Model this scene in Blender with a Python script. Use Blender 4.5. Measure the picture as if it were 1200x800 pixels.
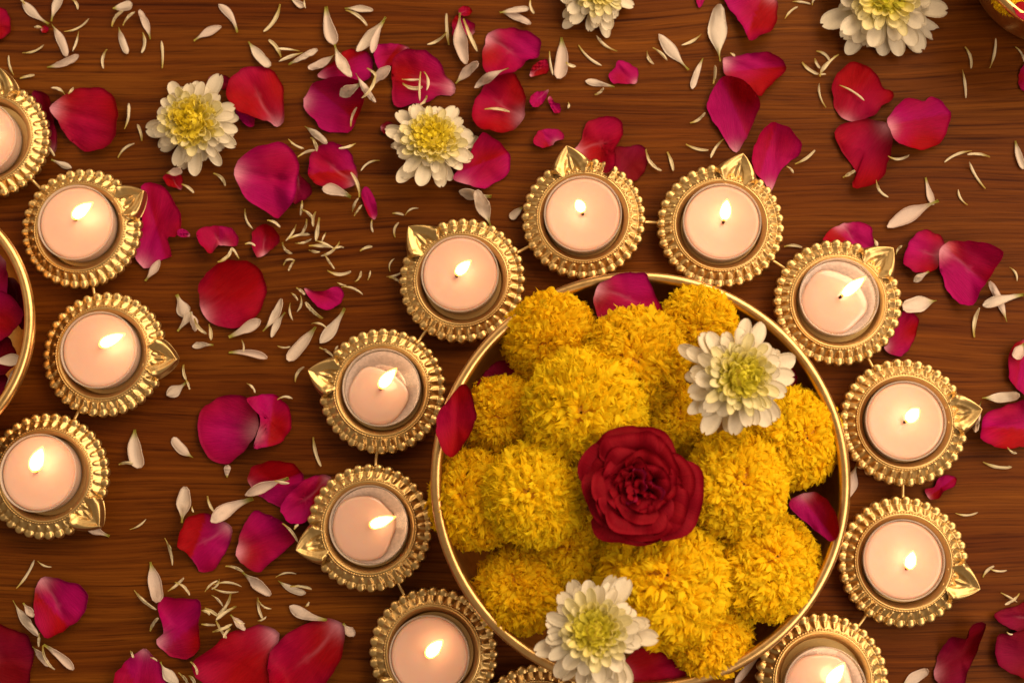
import bpy, math, random
import numpy as np
from mathutils import Vector, Matrix

for o in list(bpy.data.objects):
    bpy.data.objects.remove(o)
SC = bpy.context.scene
COL = SC.collection

# ------------------------------------------------------------------ camera
S = 0.000432                      # metres per photo pixel on the table
FPX = 1667.0                      # focal length in photo pixels (50 mm on 36 mm)
DIST = FPX * S
cdir = Vector((0.045, -0.135, 0.99)).normalized()
CAM = cdir * DIST
fwd = -cdir
rgt = fwd.cross(Vector((0, 1, 0))).normalized()
upv = rgt.cross(fwd).normalized()
cam_d = bpy.data.cameras.new("camera")
cam_d.lens = 50.0
cam_d.sensor_width = 36.0
cam_d.sensor_fit = 'HORIZONTAL'
cam_d.clip_start = 0.01
cam_d.clip_end = 20.0
cam = bpy.data.objects.new("camera", cam_d)
m3 = Matrix((rgt, upv, -fwd)).transposed()
cam.matrix_world = Matrix.Translation(CAM) @ m3.to_4x4()
COL.objects.link(cam)
SC.camera = cam
cam_d.dof.use_dof = True
cam_d.dof.focus_distance = DIST - 0.03
cam_d.dof.aperture_fstop = 9.0

# ------------------------------------------------------------------ world and lamps
W = bpy.data.worlds.new("World")
SC.world = W
W.use_nodes = True
bg = W.node_tree.nodes["Background"]
bg.inputs[0].default_value = (1.0, 0.72, 0.46, 1)
bg.inputs[1].default_value = 0.25


def area(name, loc, target, sx, sy, power, color):
    l = bpy.data.lights.new(name, 'AREA')
    l.shape = 'RECTANGLE'
    l.size, l.size_y = sx, sy
    l.energy = power
    l.color = color
    o = bpy.data.objects.new(name, l)
    o.location = loc
    o.rotation_euler = (Vector(target) - Vector(loc)).to_track_quat('-Z', 'Y').to_euler()
    COL.objects.link(o)
    return o


area("key_lamp", (0.85, 0.85, 0.90), (0.12, 0.0, 0), 1.7, 1.2, 33.0, (1.0, 0.72, 0.44))
area("side_lamp", (0.85, -0.40, 0.85), (0.18, -0.08, 0), 0.7, 0.7, 7.0, (1.0, 0.76, 0.54))
area("added_fill", (-0.80, 0.70, 0.80), (0.0, 0.05, 0), 1.2, 1.0, 3.0, (1.0, 0.72, 0.46))  # added soft fill from the upper left, stands for no actual lamp

SC.view_settings.view_transform = 'Standard'
SC.view_settings.look = 'None'
SC.view_settings.exposure = 0.18
SC.view_settings.gamma = 1.0
SC.render.engine = 'CYCLES'
SC.cycles.use_denoising = True
SC.cycles.max_bounces = 6
SC.cycles.transparent_max_bounces = 16
SC.cycles.sample_clamp_indirect = 4.0
SC.cycles.caustics_reflective = True
SC.cycles.blur_glossy = 0.5

# ------------------------------------------------------------------ helpers
rng = random.Random(7)
nrg = np.random.default_rng(11)


def at(px, py, z=0.0):
    """Point of the place at height z that the photo shows at pixel (px, py)."""
    d = fwd + rgt * ((px - 600.0) / FPX) - upv * ((py - 400.0) / FPX)
    t = (z - CAM.z) / d.z
    return CAM + d * t


_f, _r, _u, _c = (np.array(v) for v in (fwd, rgt, upv, CAM))


def at_many(px, py, z):
    px, py, z = (np.asarray(a, float) for a in (px, py, z))
    d = _f + _r * ((px - 600.0) / FPX)[..., None] - _u * ((py - 400.0) / FPX)[..., None]
    t = (z - _c[2]) / d[..., 2]
    return _c + d * t[..., None]


def pix(z):
    """metres per pixel at height z"""
    return S * (DIST - z) / DIST


def mesh(name, verts, faces, mat, cols=None, smooth=True, along=None):
    me = bpy.data.meshes.new(name)
    me.from_pydata([tuple(v) for v in np.asarray(verts).reshape(-1, 3)], [], [tuple(int(i) for i in f) for f in faces])
    if smooth:
        me.polygons.foreach_set('use_smooth', [True] * len(me.polygons))
    if cols is not None:
        a = me.color_attributes.new('Col', 'FLOAT_COLOR', 'POINT')
        c = np.ones((len(me.vertices), 4), np.float32)
        c[:, :3] = np.asarray(cols).reshape(-1, 3)
        a.data.foreach_set('color', c.ravel())
    if along is not None:
        b = me.attributes.new('Along', 'FLOAT_VECTOR', 'POINT')
        b.data.foreach_set('vector', np.asarray(along, np.float32).ravel())
    if mat:
        me.materials.append(mat)
    me.update()
    return me


def obj(name, me, parent=None, loc=None, mtx=None):
    o = bpy.data.objects.new(name, me)
    COL.objects.link(o)
    if parent is not None:
        o.parent = parent
    if loc is not None:
        o.location = loc
    if mtx is not None:
        o.matrix_local = mtx
    return o


def tag(o, label, cat, group=None):
    o['label'] = label
    o['category'] = cat
    if group:
        o['group'] = group
    return o


def empty(name, loc, label, cat, group=None):
    o = bpy.data.objects.new(name, None)
    o.empty_display_size = 0.01
    o.location = loc
    COL.objects.link(o)
    return tag(o, label, cat, group)


def grid_faces(nu, nv, closed_v=False, off=0, flip=False):
    fs = []
    for i in range(nu - 1):
        for j in range(nv if closed_v else nv - 1):
            k = (j + 1) % nv
            q = (off + i * nv + j, off + i * nv + k, off + (i + 1) * nv + k, off + (i + 1) * nv + j)
            fs.append(q[::-1] if flip else q)
    return fs


def sheet(P, thick):
    """open grid P[nu,nv,3] given a thickness along its normals -> verts, faces (top sheet first)"""
    nu, nv, _ = P.shape
    du = np.gradient(P, axis=0)
    dv = np.gradient(P, axis=1)
    n = np.cross(du, dv)
    n /= np.linalg.norm(n, axis=2, keepdims=True) + 1e-12
    B = P - n * thick
    V = np.concatenate([P.reshape(-1, 3), B.reshape(-1, 3)])
    F = grid_faces(nu, nv) + grid_faces(nu, nv, off=nu * nv, flip=True)
    o = nu * nv
    ring = [i * nv for i in range(nu)] + [(nu - 1) * nv + j for j in range(1, nv)] + \
           [i * nv + nv - 1 for i in range(nu - 2, -1, -1)] + [j for j in range(nv - 2, 0, -1)]
    for a, b in zip(ring, ring[1:] + ring[:1]):
        F.append((b, a, a + o, b + o))
    return V, F


def lathe(profile, n=96):
    pr = np.array(profile, float)
    th = np.linspace(0, 2 * np.pi, n, endpoint=False)
    V = np.stack([pr[:, 0:1] * np.cos(th), pr[:, 0:1] * np.sin(th), np.repeat(pr[:, 1:2], n, 1)], -1)
    return V, grid_faces(len(pr), n, closed_v=True)


def tube(path, rad, n=8, cap=True):
    P = np.array(path, float)
    R = np.broadcast_to(np.asarray(rad, float), (len(P),))
    T = np.gradient(P, axis=0)
    T /= np.linalg.norm(T, axis=1, keepdims=True) + 1e-12
    ref = np.array([0, 0, 1.0]) if abs(T[0, 2]) < 0.8 else np.array([1.0, 0, 0])
    V = []
    for p, t, r in zip(P, T, R):
        a = np.cross(t, ref); a /= np.linalg.norm(a)
        b = np.cross(t, a)
        for k in range(n):
            w = 2 * math.pi * k / n
            V.append(p + r * (math.cos(w) * a + math.sin(w) * b))
    F = grid_faces(len(P), n, closed_v=True)
    if cap:
        F.append(tuple(range(n))); F.append(tuple(range((len(P) - 1) * n, len(P) * n))[::-1])
    return np.array(V), F


# ------------------------------------------------------------------ materials
def new_mat(name):
    m = bpy.data.materials.new(name)
    m.use_nodes = True
    nt = m.node_tree
    return m, nt, nt.nodes, nt.links, nt.nodes["Principled BSDF"], nt.nodes["Material Output"]


def ramp(N, stops):
    r = N.new('ShaderNodeValToRGB')
    e = r.color_ramp.elements
    while len(e) < len(stops):
        e.new(0.5)
    for k, (p, c) in zip(e, stops):
        k.position = p
        k.color = (*c, 1)
    return r


def noise(N, L, vec, scale=1.0, detail=4.0, rough=0.5, dist=0.0):
    n = N.new('ShaderNodeTexNoise')
    n.inputs['Scale'].default_value = scale
    n.inputs['Detail'].default_value = detail
    n.inputs['Roughness'].default_value = rough
    n.inputs['Distortion'].default_value = dist
    if vec is not None:
        L.new(vec, n.inputs['Vector'])
    return n


def mapping(N, L, vec, scale, loc=(0, 0, 0), rot=(0, 0, 0)):
    m = N.new('ShaderNodeMapping')
    m.inputs['Scale'].default_value = scale
    m.inputs['Location'].default_value = loc
    m.inputs['Rotation'].default_value = rot
    L.new(vec, m.inputs['Vector'])
    return m.outputs[0]


def mixc(N, L, mode, fac, a, b):
    x = N.new('ShaderNodeMix')
    x.data_type = 'RGBA'
    x.blend_type = mode
    for sock, v in ((x.inputs[0], fac), (x.inputs[6], a), (x.inputs[7], b)):
        if hasattr(v, 'is_linked') or hasattr(v, 'links'):
            L.new(v, sock)
        elif isinstance(v, (int, float)):
            sock.default_value = v
        else:
            sock.default_value = (*v, 1)
    return x.outputs[2]


def math_n(N, L, op, a, b=None):
    x = N.new('ShaderNodeMath')
    x.operation = op
    for i, v in enumerate((a, b)):
        if v is None:
            continue
        if isinstance(v, (int, float)):
            x.inputs[i].default_value = v
        else:
            L.new(v, x.inputs[i])
    return x.outputs[0]


def make_wood():
    m, nt, N, L, P, O = new_mat("wood_veneer")
    tc = N.new('ShaderNodeTexCoord').outputs['Object']
    wn = noise(N, L, mapping(N, L, tc, (3.0, 9.0, 1)), 1, 2)
    sub = math_n(N, L, 'SUBTRACT', wn.outputs['Fac'], 0.5)
    wob = math_n(N, L, 'MULTIPLY', sub, 0.035)
    cx = N.new('ShaderNodeCombineXYZ')
    L.new(wob, cx.inputs[1])
    add = N.new('ShaderNodeVectorMath'); add.operation = 'ADD'
    L.new(tc, add.inputs[0]); L.new(cx.outputs[0], add.inputs[1])
    v = add.outputs[0]
    band = noise(N, L, mapping(N, L, v, (2.2, 48, 1), rot=(0, 0, math.radians(-1.2))), 1, 3, 0.55)
    line = noise(N, L, mapping(N, L, v, (7, 420, 1)), 1, 5, 0.62)
    fine = noise(N, L, mapping(N, L, v, (26, 900, 1)), 1, 3, 0.6)
    base = ramp(N, [(0.25, (0.084, 0.0175, 0.0017)), (0.5, (0.124, 0.0335, 0.0031)), (0.75, (0.166, 0.051, 0.0046))])
    L.new(band.outputs['Fac'], base.inputs[0])
    lr = ramp(N, [(0.30, (0.34, 0.25, 0.22)), (0.45, (0.80, 0.74, 0.70)), (0.58, (1, 1, 1)), (0.70, (1.28, 1.28, 1.2))])
    L.new(line.outputs['Fac'], lr.inputs[0])
    c = mixc(N, L, 'MULTIPLY', 1.0, base.outputs[0], lr.outputs[0])
    fr = ramp(N, [(0.33, (0.42, 0.36, 0.33)), (0.48, (1, 1, 1))])
    L.new(fine.outputs['Fac'], fr.inputs[0])
    c = mixc(N, L, 'MULTIPLY', 0.75, c, fr.outputs[0])
    L.new(c, P.inputs['Base Color'])
    rr = N.new('ShaderNodeMapRange')
    rr.inputs['To Min'].default_value = 0.52
    rr.inputs['To Max'].default_value = 0.36
    L.new(line.outputs['Fac'], rr.inputs[0])
    L.new(rr.outputs[0], P.inputs['Roughness'])
    P.inputs['Specular IOR Level'].default_value = 0.07
    b = N.new('ShaderNodeBump')
    b.inputs['Strength'].default_value = 0.35
    b.inputs['Distance'].default_value = 0.0006
    hs = math_n(N, L, 'ADD', line.outputs['Fac'], fine.outputs['Fac'])
    L.new(hs, b.inputs['Height'])
    L.new(b.outputs[0], P.inputs['Normal'])
    return m


def make_petal(name, rough=0.5, trans=0.25, vein=0.0, sheen=0.0, spec=0.3, bump=0.0, vscale=900, veined=False):
    m, nt, N, L, P, O = new_mat(name)
    at_ = N.new('ShaderNodeAttribute'); at_.attribute_name = 'Col'
    c = at_.outputs['Color']
    tc = N.new('ShaderNodeTexCoord').outputs['Object']
    n = noise(N, L, tc, vscale, 3, 0.6)
    if veined:                     # fine veins run from the petal's base to its edge
        av = N.new('ShaderNodeAttribute'); av.attribute_name = 'Along'
        n = noise(N, L, mapping(N, L, av.outputs['Vector'], (3.0, 46.0, 1.0)), 1.0, 4, 0.6, 0.4)
    if vein:
        r = ramp(N, [(0.3, (1 - vein,) * 3), (0.7, (1 + vein * .5,) * 3)])
        L.new(n.outputs['Fac'], r.inputs[0])
        c = mixc(N, L, 'MULTIPLY', 1.0, c, r.outputs[0])
    L.new(c, P.inputs['Base Color'])
    P.inputs['Roughness'].default_value = rough
    P.inputs['Specular IOR Level'].default_value = spec
    P.inputs['Sheen Weight'].default_value = sheen
    P.inputs['Sheen Roughness'].default_value = 0.4
    if bump:
        b = N.new('ShaderNodeBump')
        b.inputs['Strength'].default_value = bump
        b.inputs['Distance'].default_value = 0.0005
        L.new(n.outputs['Fac'], b.inputs['Height'])
        L.new(b.outputs[0], P.inputs['Normal'])
    t = N.new('ShaderNodeBsdfTranslucent')
    L.new(c, t.inputs['Color'])
    mx = N.new('ShaderNodeMixShader')
    mx.inputs[0].default_value = trans
    L.new(P.outputs[0], mx.inputs[1]); L.new(t.outputs[0], mx.inputs[2])
    L.new(mx.outputs[0], O.inputs[0])
    return m


def make_metal(name, col, rough, scale=500, var=0.12, bump=0.0):
    m, nt, N, L, P, O = new_mat(name)
    tc = N.new('ShaderNodeTexCoord').outputs['Object']
    n = noise(N, L, tc, scale, 4, 0.6)
    r = ramp(N, [(0.3, tuple(c * (1 - var) for c in col)), (0.7, tuple(min(1, c * (1 + var)) for c in col))])
    L.new(n.outputs['Fac'], r.inputs[0])
    L.new(r.outputs[0], P.inputs['Base Color'])
    P.inputs['Metallic'].default_value = 1.0
    mr = N.new('ShaderNodeMapRange')
    mr.inputs['To Min'].default_value = rough - 0.05
    mr.inputs['To Max'].default_value = rough + 0.08
    L.new(n.outputs['Fac'], mr.inputs[0])
    L.new(mr.outputs[0], P.inputs['Roughness'])
    if bump:
        b = N.new('ShaderNodeBump')
        b.inputs['Strength'].default_value = bump
        b.inputs['Distance'].default_value = 0.0002
        L.new(n.outputs['Fac'], b.inputs['Height'])
        L.new(b.outputs[0], P.inputs['Normal'])
    return m


def make_wax():
    m, nt, N, L, P, O = new_mat("pale_wax")
    P.inputs['Base Color'].default_value = (0.72, 0.47, 0.385, 1)
    P.inputs['Roughness'].default_value = 0.36
    P.inputs['Subsurface Weight'].default_value = 0.7
    P.inputs['Subsurface Radius'].default_value = (1.0, 0.45, 0.2)
    P.inputs['Subsurface Scale'].default_value = 0.006
    P.inputs['Specular IOR Level'].default_value = 0.45
    tc = N.new('ShaderNodeTexCoord').outputs['Object']
    n = noise(N, L, tc, 160, 3, 0.5)
    b = N.new('ShaderNodeBump'); b.inputs['Strength'].default_value = 0.12; b.inputs['Distance'].default_value = 0.0008
    L.new(n.outputs['Fac'], b.inputs['Height']); L.new(b.outputs[0], P.inputs['Normal'])
    return m


def make_clear(name, ior, tint, rough):
    m, nt, N, L, P, O = new_mat(name)
    fz = N.new('ShaderNodeFresnel'); fz.inputs[0].default_value = ior
    t = N.new('ShaderNodeBsdfTransparent'); t.inputs[0].default_value = (*tint, 1)
    g = N.new('ShaderNodeBsdfGlossy'); g.inputs['Roughness'].default_value = rough
    mx = N.new('ShaderNodeMixShader')
    L.new(fz.outputs[0], mx.inputs[0]); L.new(t.outputs[0], mx.inputs[1]); L.new(g.outputs[0], mx.inputs[2])
    L.new(mx.outputs[0], O.inputs[0])
    N.remove(P)
    return m


def make_flame(name, col, strength):
    m, nt, N, L, P, O = new_mat(name)
    e = N.new('ShaderNodeEmission'); e.inputs[0].default_value = (*col, 1); e.inputs[1].default_value = strength
    t = N.new('ShaderNodeBsdfTransparent')
    a = N.new('ShaderNodeAddShader')
    L.new(e.outputs[0], a.inputs[0]); L.new(t.outputs[0], a.inputs[1])
    L.new(a.outputs[0], O.inputs[0])
    N.remove(P)
    return m


def make_plain(name, col, rough, metal=0.0, spec=0.4):
    m, nt, N, L, P, O = new_mat(name)
    tc = N.new('ShaderNodeTexCoord').outputs['Object']
    n = noise(N, L, tc, 700, 3)
    r = ramp(N, [(0.3, tuple(c * .85 for c in col)), (0.7, tuple(min(1, c * 1.12) for c in col))])
    L.new(n.outputs['Fac'], r.inputs[0]); L.new(r.outputs[0], P.inputs['Base Color'])
    P.inputs['Roughness'].default_value = rough
    P.inputs['Metallic'].default_value = metal
    P.inputs['Specular IOR Level'].default_value = spec
    return m


M_WOOD = make_wood()
M_ROSE = make_petal("rose_petal", 0.58, 0.16, 0.20, 0.0, 0.08, 0.5, 1400, True)
M_WHITE = make_petal("chrysanthemum_petal", 0.55, 0.45, 0.06, 0.0, 0.35, 0.15, 1500)
M_MARI = make_petal("marigold_floret", 0.6, 0.5, 0.05, 0.0, 0.06, 0.2, 1800)
M_GOLD = make_metal("gold_plate", (0.60, 0.42, 0.18), 0.35, 900, 0.06, 0.08)
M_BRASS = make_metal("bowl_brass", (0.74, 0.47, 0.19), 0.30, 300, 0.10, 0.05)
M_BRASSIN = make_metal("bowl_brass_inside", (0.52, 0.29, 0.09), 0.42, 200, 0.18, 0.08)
M_WAX = make_wax()
M_WETWAX = M_WAX.copy()
M_WETWAX.name = 'wet_wax'
_w = M_WETWAX.node_tree.nodes['Principled BSDF']
_w.inputs['Coat Weight'].default_value = 1.0
_w.inputs['Coat Roughness'].default_value = 0.04
M_CLEAR, _nt, _N, _L, _P, _O = new_mat("clear_plastic")
_P.inputs['Base Color'].default_value = (0.90, 0.80, 0.74, 1)
_P.inputs['Roughness'].default_value = 0.12
_t = _N.new('ShaderNodeBsdfTransparent'); _t.inputs[0].default_value = (0.97, 0.95, 0.93, 1)
_m = _N.new('ShaderNodeMixShader'); _m.inputs[0].default_value = 0.30
_L.new(_t.outputs[0], _m.inputs[1]); _L.new(_P.outputs[0], _m.inputs[2]); _L.new(_m.outputs[0], _O.inputs[0])
M_MELT = make_clear("melted_wax", 1.38, (1.0, 0.99, 0.98), 0.03)
M_BASE = make_plain("tealight_base", (0.86, 0.71, 0.67), 0.26, 0.15)
M_WICK = make_plain("burnt_wick", (0.05, 0.025, 0.015), 0.8)
M_FLAME = make_flame("flame", (1.0, 0.36, 0.05), 1.5)
M_CORE = make_flame("flame_core", (1.0, 0.74, 0.42), 3.2)
M_LEAF = make_plain("green_calyx", (0.05, 0.10, 0.02), 0.6)

# ------------------------------------------------------------------ the table
n = 24
xs = np.linspace(-0.62, 0.62, n); ys = np.linspace(-0.5, 0.5, n)
tv = np.array([(x, y, 0.0) for x in xs for y in ys])
tv2 = tv.copy(); tv2[:, 2] = -0.025
tf = grid_faces(n, n) + grid_faces(n, n, off=n * n, flip=True)
ringi = [i * n for i in range(n)] + [(n - 1) * n + j for j in range(1, n)] + [i * n + n - 1 for i in range(n - 2, -1, -1)] + [j for j in range(n - 2, 0, -1)]
tf += [(b, a, a + n * n, b + n * n) for a, b in zip(ringi, ringi[1:] + ringi[:1])]
tf = [f[::-1] for f in tf]
table = obj("table_top", mesh("table_top", np.concatenate([tv, tv2]), tf, M_WOOD, smooth=False))
table['kind'] = 'structure'
table['label'] = 'dark reddish brown wooden table top with fine horizontal grain'

# ------------------------------------------------------------------ bowls
def bowl(px, py, rpx, h, name, label, group, flare=0.62):
    c = at(px, py, h)
    R = rpx * pix(h) - 0.0026
    e = empty(name, (c.x, c.y, 0), label, 'bowl', group)
    prof_o = []
    for t in np.linspace(0, 1, 22):
        a = t * math.pi / 2
        prof_o.append((R * (flare + (1 - flare) * math.sin(a) ** 0.9), 0.004 + (h - 0.004) * (1 - math.cos(a)) ** 0.85))
    prof = [(R * flare * 0.80, 0.0), (R * flare * 0.86, 0.0), (R * flare * 0.9, 0.003)] + prof_o
    V, F = lathe(prof, 128)
    obj("outer_wall", mesh("bowl_outer", V, [f[::-1] for f in F], M_BRASS), e)
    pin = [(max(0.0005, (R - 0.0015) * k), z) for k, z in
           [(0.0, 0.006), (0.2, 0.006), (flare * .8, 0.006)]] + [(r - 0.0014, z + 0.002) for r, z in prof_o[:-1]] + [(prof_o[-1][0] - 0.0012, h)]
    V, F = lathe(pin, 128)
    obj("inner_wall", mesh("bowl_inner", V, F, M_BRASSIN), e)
    th = np.linspace(0, 2 * np.pi, 160, endpoint=False)
    ph = np.linspace(0, 2 * np.pi, 14, endpoint=False)
    rr = R + 0.0026 * np.cos(ph)[None, :]
    V = np.stack([rr * np.cos(th)[:, None], rr * np.sin(th)[:, None], np.broadcast_to(h + 0.0026 * np.sin(ph)[None, :], (160, 14))], -1)
    F = []
    for i in range(160):
        for j in range(14):
            a, b = (i + 1) % 160, (j + 1) % 14
            F.append((i * 14 + j, a * 14 + j, a * 14 + b, i * 14 + b))
    obj("rolled_rim", mesh("bowl_rim", V, F, M_BRASS), e)
    return e, c, R


BH = 0.06
G_BOWL = 'brass bowls'
bowl(749, 560, 241, BH, "brass_bowl", "large round brass bowl heaped with yellow marigolds", G_BOWL)
bowl(-123, 382, 170, 0.040, "brass_bowl", "brass bowl of dark rose petals cut off by the left edge", G_BOWL)
bowl(1262, -72, 124, 0.045, "brass_bowl", "brass bowl corner with orange and red flowers in the top right corner", G_BOWL, 0.75)

# ------------------------------------------------------------------ diya cups
NB = 36                            # beads on a rim


def lobe(th, k):
    f = (th * k / (2 * np.pi)) % 1.0
    return np.sqrt(np.clip(1 - (2 * f - 1) ** 2, 0, 1))


def smooth(x, a, b):
    t = np.clip((x - a) / (b - a), 0, 1)
    return t * t * (3 - 2 * t)


def dish_z(r):                     # mm
    z = np.where(r < 21.8, 1.6, 0.0)
    z = 5.6 + 3.9 * smooth(r, 19.6, 20.5) + 2.8 * np.clip((r - 20.2) / 2.6, 0, 1) ** .6
    return z - 0.4 * smooth(r, 22.6, 23.4)


def build_cup_meshes(seed=1):
    rows = []
    th = np.linspace(0, 2 * np.pi, NB * 12, endpoint=False)
    rs = np.array([0.02, 8, 16, 18.9, 19.3, 19.6, 19.9, 20.1, 20.3, 20.5, 20.7, 20.9, 21.1, 21.4, 21.8, 22.2, 22.6, 23.0, 23.3])
    V = np.stack([rs[:, None] * np.cos(th), rs[:, None] * np.sin(th), np.repeat(dish_z(rs)[:, None], len(th), 1)], -1)
    dish = mesh("dish", V * 1e-3, grid_faces(len(rs), len(th), True), M_GOLD)
    # beaded rim: fine rope ring, then flutes that swell into round beads
    L = lobe(th, NB)
    rope = lobe(th, 108)
    arc = ((th * NB / (2 * np.pi)) % 1.0 - 0.5) * 2 * np.pi * 29.4 / NB      # mm along the circle from the bead's middle
    bvar = np.random.default_rng(seed).uniform(.86, 1.12, NB)[((th * NB / (2 * np.pi)) % NB).astype(int) % NB]
    rp, rc = 2.25, 29.5
    redge = rc + np.sqrt(np.clip(2.45 ** 2 - arc ** 2, 0.6, 9))
    for t in np.concatenate([np.linspace(0, .55, 22), np.linspace(.58, 1, 18)]):
        r = 23.1 + (redge - 23.1) * t
        z = 11.7 - 2.9 * smooth(r, 23.6, 29.5) + 0 * th
        z = z + 0.75 * np.exp(-((r - 23.7) / 0.42) ** 2) * (0.35 + 0.65 * rope)
        sg = 0.75 + 0.95 * smooth(r, 24.0, 28.0)
        z = z + 1.15 * smooth(r, 24.0, 25.6) * (1 - smooth(r, 28.2, 29.6)) * (np.exp(-(arc / sg) ** 2) - .25)
        d2 = ((r - rc) / np.where(r < rc, 1.5, 1.0)) ** 2 + arc ** 2
        pearl = 8.7 + np.sqrt(np.clip(rp ** 2 - d2, 0, 9)) * .64 * bvar
        z = np.where(d2 < rp ** 2, np.maximum(z - .35 * smooth(r, 27.2, 28.6), pearl), z - .35 * smooth(r, 27.2, 28.6) - 1.2 * smooth(r, 30.2, 31.6))
        rows.append(np.stack([r * np.cos(th), r * np.sin(th), z], -1))
    rl = redge
    for k, (dr, z) in enumerate([(0.0, 7.2), (-0.4, 6.2), (-2.5, 5.0), (-7.0, 2.2), (-9.6, 0.0), (-11.0, 0.0)]):
        rad = rl + dr - (0.6 * (L - .55) if k > 1 else 0)
        rows.append(np.stack([rad * np.cos(th), rad * np.sin(th), np.full_like(th, z)], -1))
    rows = np.array(rows)
    rim = mesh("beaded_rim", rows * 1e-3, grid_faces(len(rows), len(th), True), M_GOLD)
    # spout: pointed ogee lip with a raised border and a leaf shaped hollow
    nu, nv = 40, 41
    u = np.linspace(0, 1, nu)[:, None]; v = np.linspace(-1, 1, nv)[None, :]
    x = 20.9 + 17.4 * u + 0 * v
    w = np.interp(u[:, 0], [0, .15, .27, .36, .45, .58, .72, .86, .96, 1.0], [4.4, 6.5, 9.8, 10.8, 10.2, 8.9, 6.9, 4.3, 2.0, 0.5])
    kk = np.ones(5) / 5
    w = np.concatenate([w[:2], np.convolve(w, kk, 'valid'), w[-2:]])[:, None]
    y = w * v
    mm = lambda a, b: np.exp(-(a / b) ** 2)
    yc = np.interp(u[:, 0], [0, .12, .25, .4, .55, .7, .82, .92, 1.0], [5.2, 6.2, 7.2, 7.2, 6.2, 4.6, 2.9, 1.2, 0.0])[:, None]
    hw = np.interp(u[:, 0], [0, .3, .6, .9, 1], [1.5, 2.4, 2.3, 2.0, 1.4])[:, None]
    z = 11.3 + 0.5 * smooth(u, 0.0, 0.3) + 0 * v
    z = z + 1.5 * mm(np.abs(y) - yc, hw) * smooth(u, 0.0, 0.14)
    lw = 4.0 * np.sin(np.clip((u + 0.25) / 0.98, 0, 1) * np.pi) ** 0.9 * (u < .72) + 0.05
    z = z - 1.8 * np.clip(1 - (y / lw) ** 2, 0, 1) ** .7 * (1 - smooth(u, .45, .72))
    z = z + 1.3 * mm(y, .7) * mm(u - .42, .2)
    z = z + 1.5 * mm(np.hypot(x - 26.4, np.abs(y) - 8.6), 1.9)
    bord = np.clip(w * (1 - np.abs(v)), 0, 9)
    z = z - 4.5 * np.clip(1 - bord / 1.5, 0, 1) ** 1.8 * smooth(u, 0.15, 0.35)
    P = np.stack([x, y, z + 0 * x], -1)
    skirt = P.copy()
    V, F = sheet(P * 1e-3, 0.0012)
    spout = mesh("spout", V, F, M_GOLD)
    return dish, rim, spout


CUPSET = [build_cup_meshes(k) for k in (1, 2, 3)]
CUP_Z = 0.012


def lamp_ring(name, label, cx, cy, cups, closed_pairs):
    c = at(cx, cy, CUP_Z)
    e = empty(name, (c.x, c.y, 0), label, 'candle holder', 'rings of joined lamp cups')
    pos = []
    for q, (px, py, ang) in enumerate(cups):
        DISH, RIM, SPOUT = CUPSET[(q * 2 + int(px)) % 3]
        p = at(px, py, CUP_Z)
        pos.append(p)
        d = obj("lamp_cup", DISH, e)
        s = pix(CUP_Z) / pix(0.012)
        d.matrix_local = Matrix.Translation((p.x - c.x, p.y - c.y, 0)) @ Matrix.Rotation(math.radians(ang), 4, 'Z') @ Matrix.Diagonal((1 + .012 * math.sin(px), 1 + .012 * math.cos(py), 1, 1))
        obj("beaded_rim", RIM, d)
        obj("spout", SPOUT, d)
    for a, b in closed_pairs:
        A, B = pos[a], pos[b]
        dv = (B - A).normalized()
        z = 0.0075
        pa = A + dv * 0.027; pb = B - dv * 0.027
        V, F = tube([(pa.x - c.x, pa.y - c.y, z), ((pa.x + pb.x) / 2 - c.x, (pa.y + pb.y) / 2 - c.y, z), (pb.x - c.x, pb.y - c.y, z)], 0.0009, 8)
        obj("connecting_rod", mesh("connecting_rod", V, F, M_GOLD), e)
    return pos


CUPS = [(-15, 162, 82), (93, 266, 29), (120, 414, -5), (52, 557, -41),
        (541, 327, 135), (684, 254, 103), (845, 263, 72), (983, 353, 44), (1061, 494, 9), (1060, 658, -20),
        (965, 797, -48), (633, 856, 262), (507, 765, 225), (432, 618, 197), (447, 457, 165)]
LEFT = lamp_ring("lamp_ring", "gold ring of joined lamp cups around the bowl cut off at the left", -123, 382, CUPS[:4], [(0, 1), (1, 2), (2, 3)])
MAIN = lamp_ring("lamp_ring", "gold ring of joined lamp cups circling the big marigold bowl", 749, 560, CUPS[4:],
                 [(0, 1), (1, 2), (2, 3), (3, 4), (4, 5), (5, 6), (7, 8), (8, 9), (9, 10), (10, 0)])

# ------------------------------------------------------------------ tealights
TR = 0.0192                        # radius
TB, TT = 0.0058, 0.0152            # bottom and wax top


def lathe_obj(name, prof, mat, parent, n=64, flip=False):
    V, F = lathe(prof, n)
    return obj(name, mesh(name, V, [f[::-1] for f in F] if flip else F, mat), parent)


CUPP = [(TR * .97, TB), (TR, TB + .001), (TR, TT + .0004), (TR + .0003, TT + .0009), (TR - .0001, TT + .0012),
        (TR - .0005, TT + .0008), (TR - .0005, TB + .001)]
WAXP = [(TR - .0007, TB + .0006), (TR - .0007, TT - .0012), (TR - .0010, TT - .0004), (TR - .0018, TT), (TR - .0030, TT - .0002),
        (.011, TT - .0006), (.005, TT - .0009), (.002, TT - .0012), (.0001, TT - .0012)]


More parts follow.
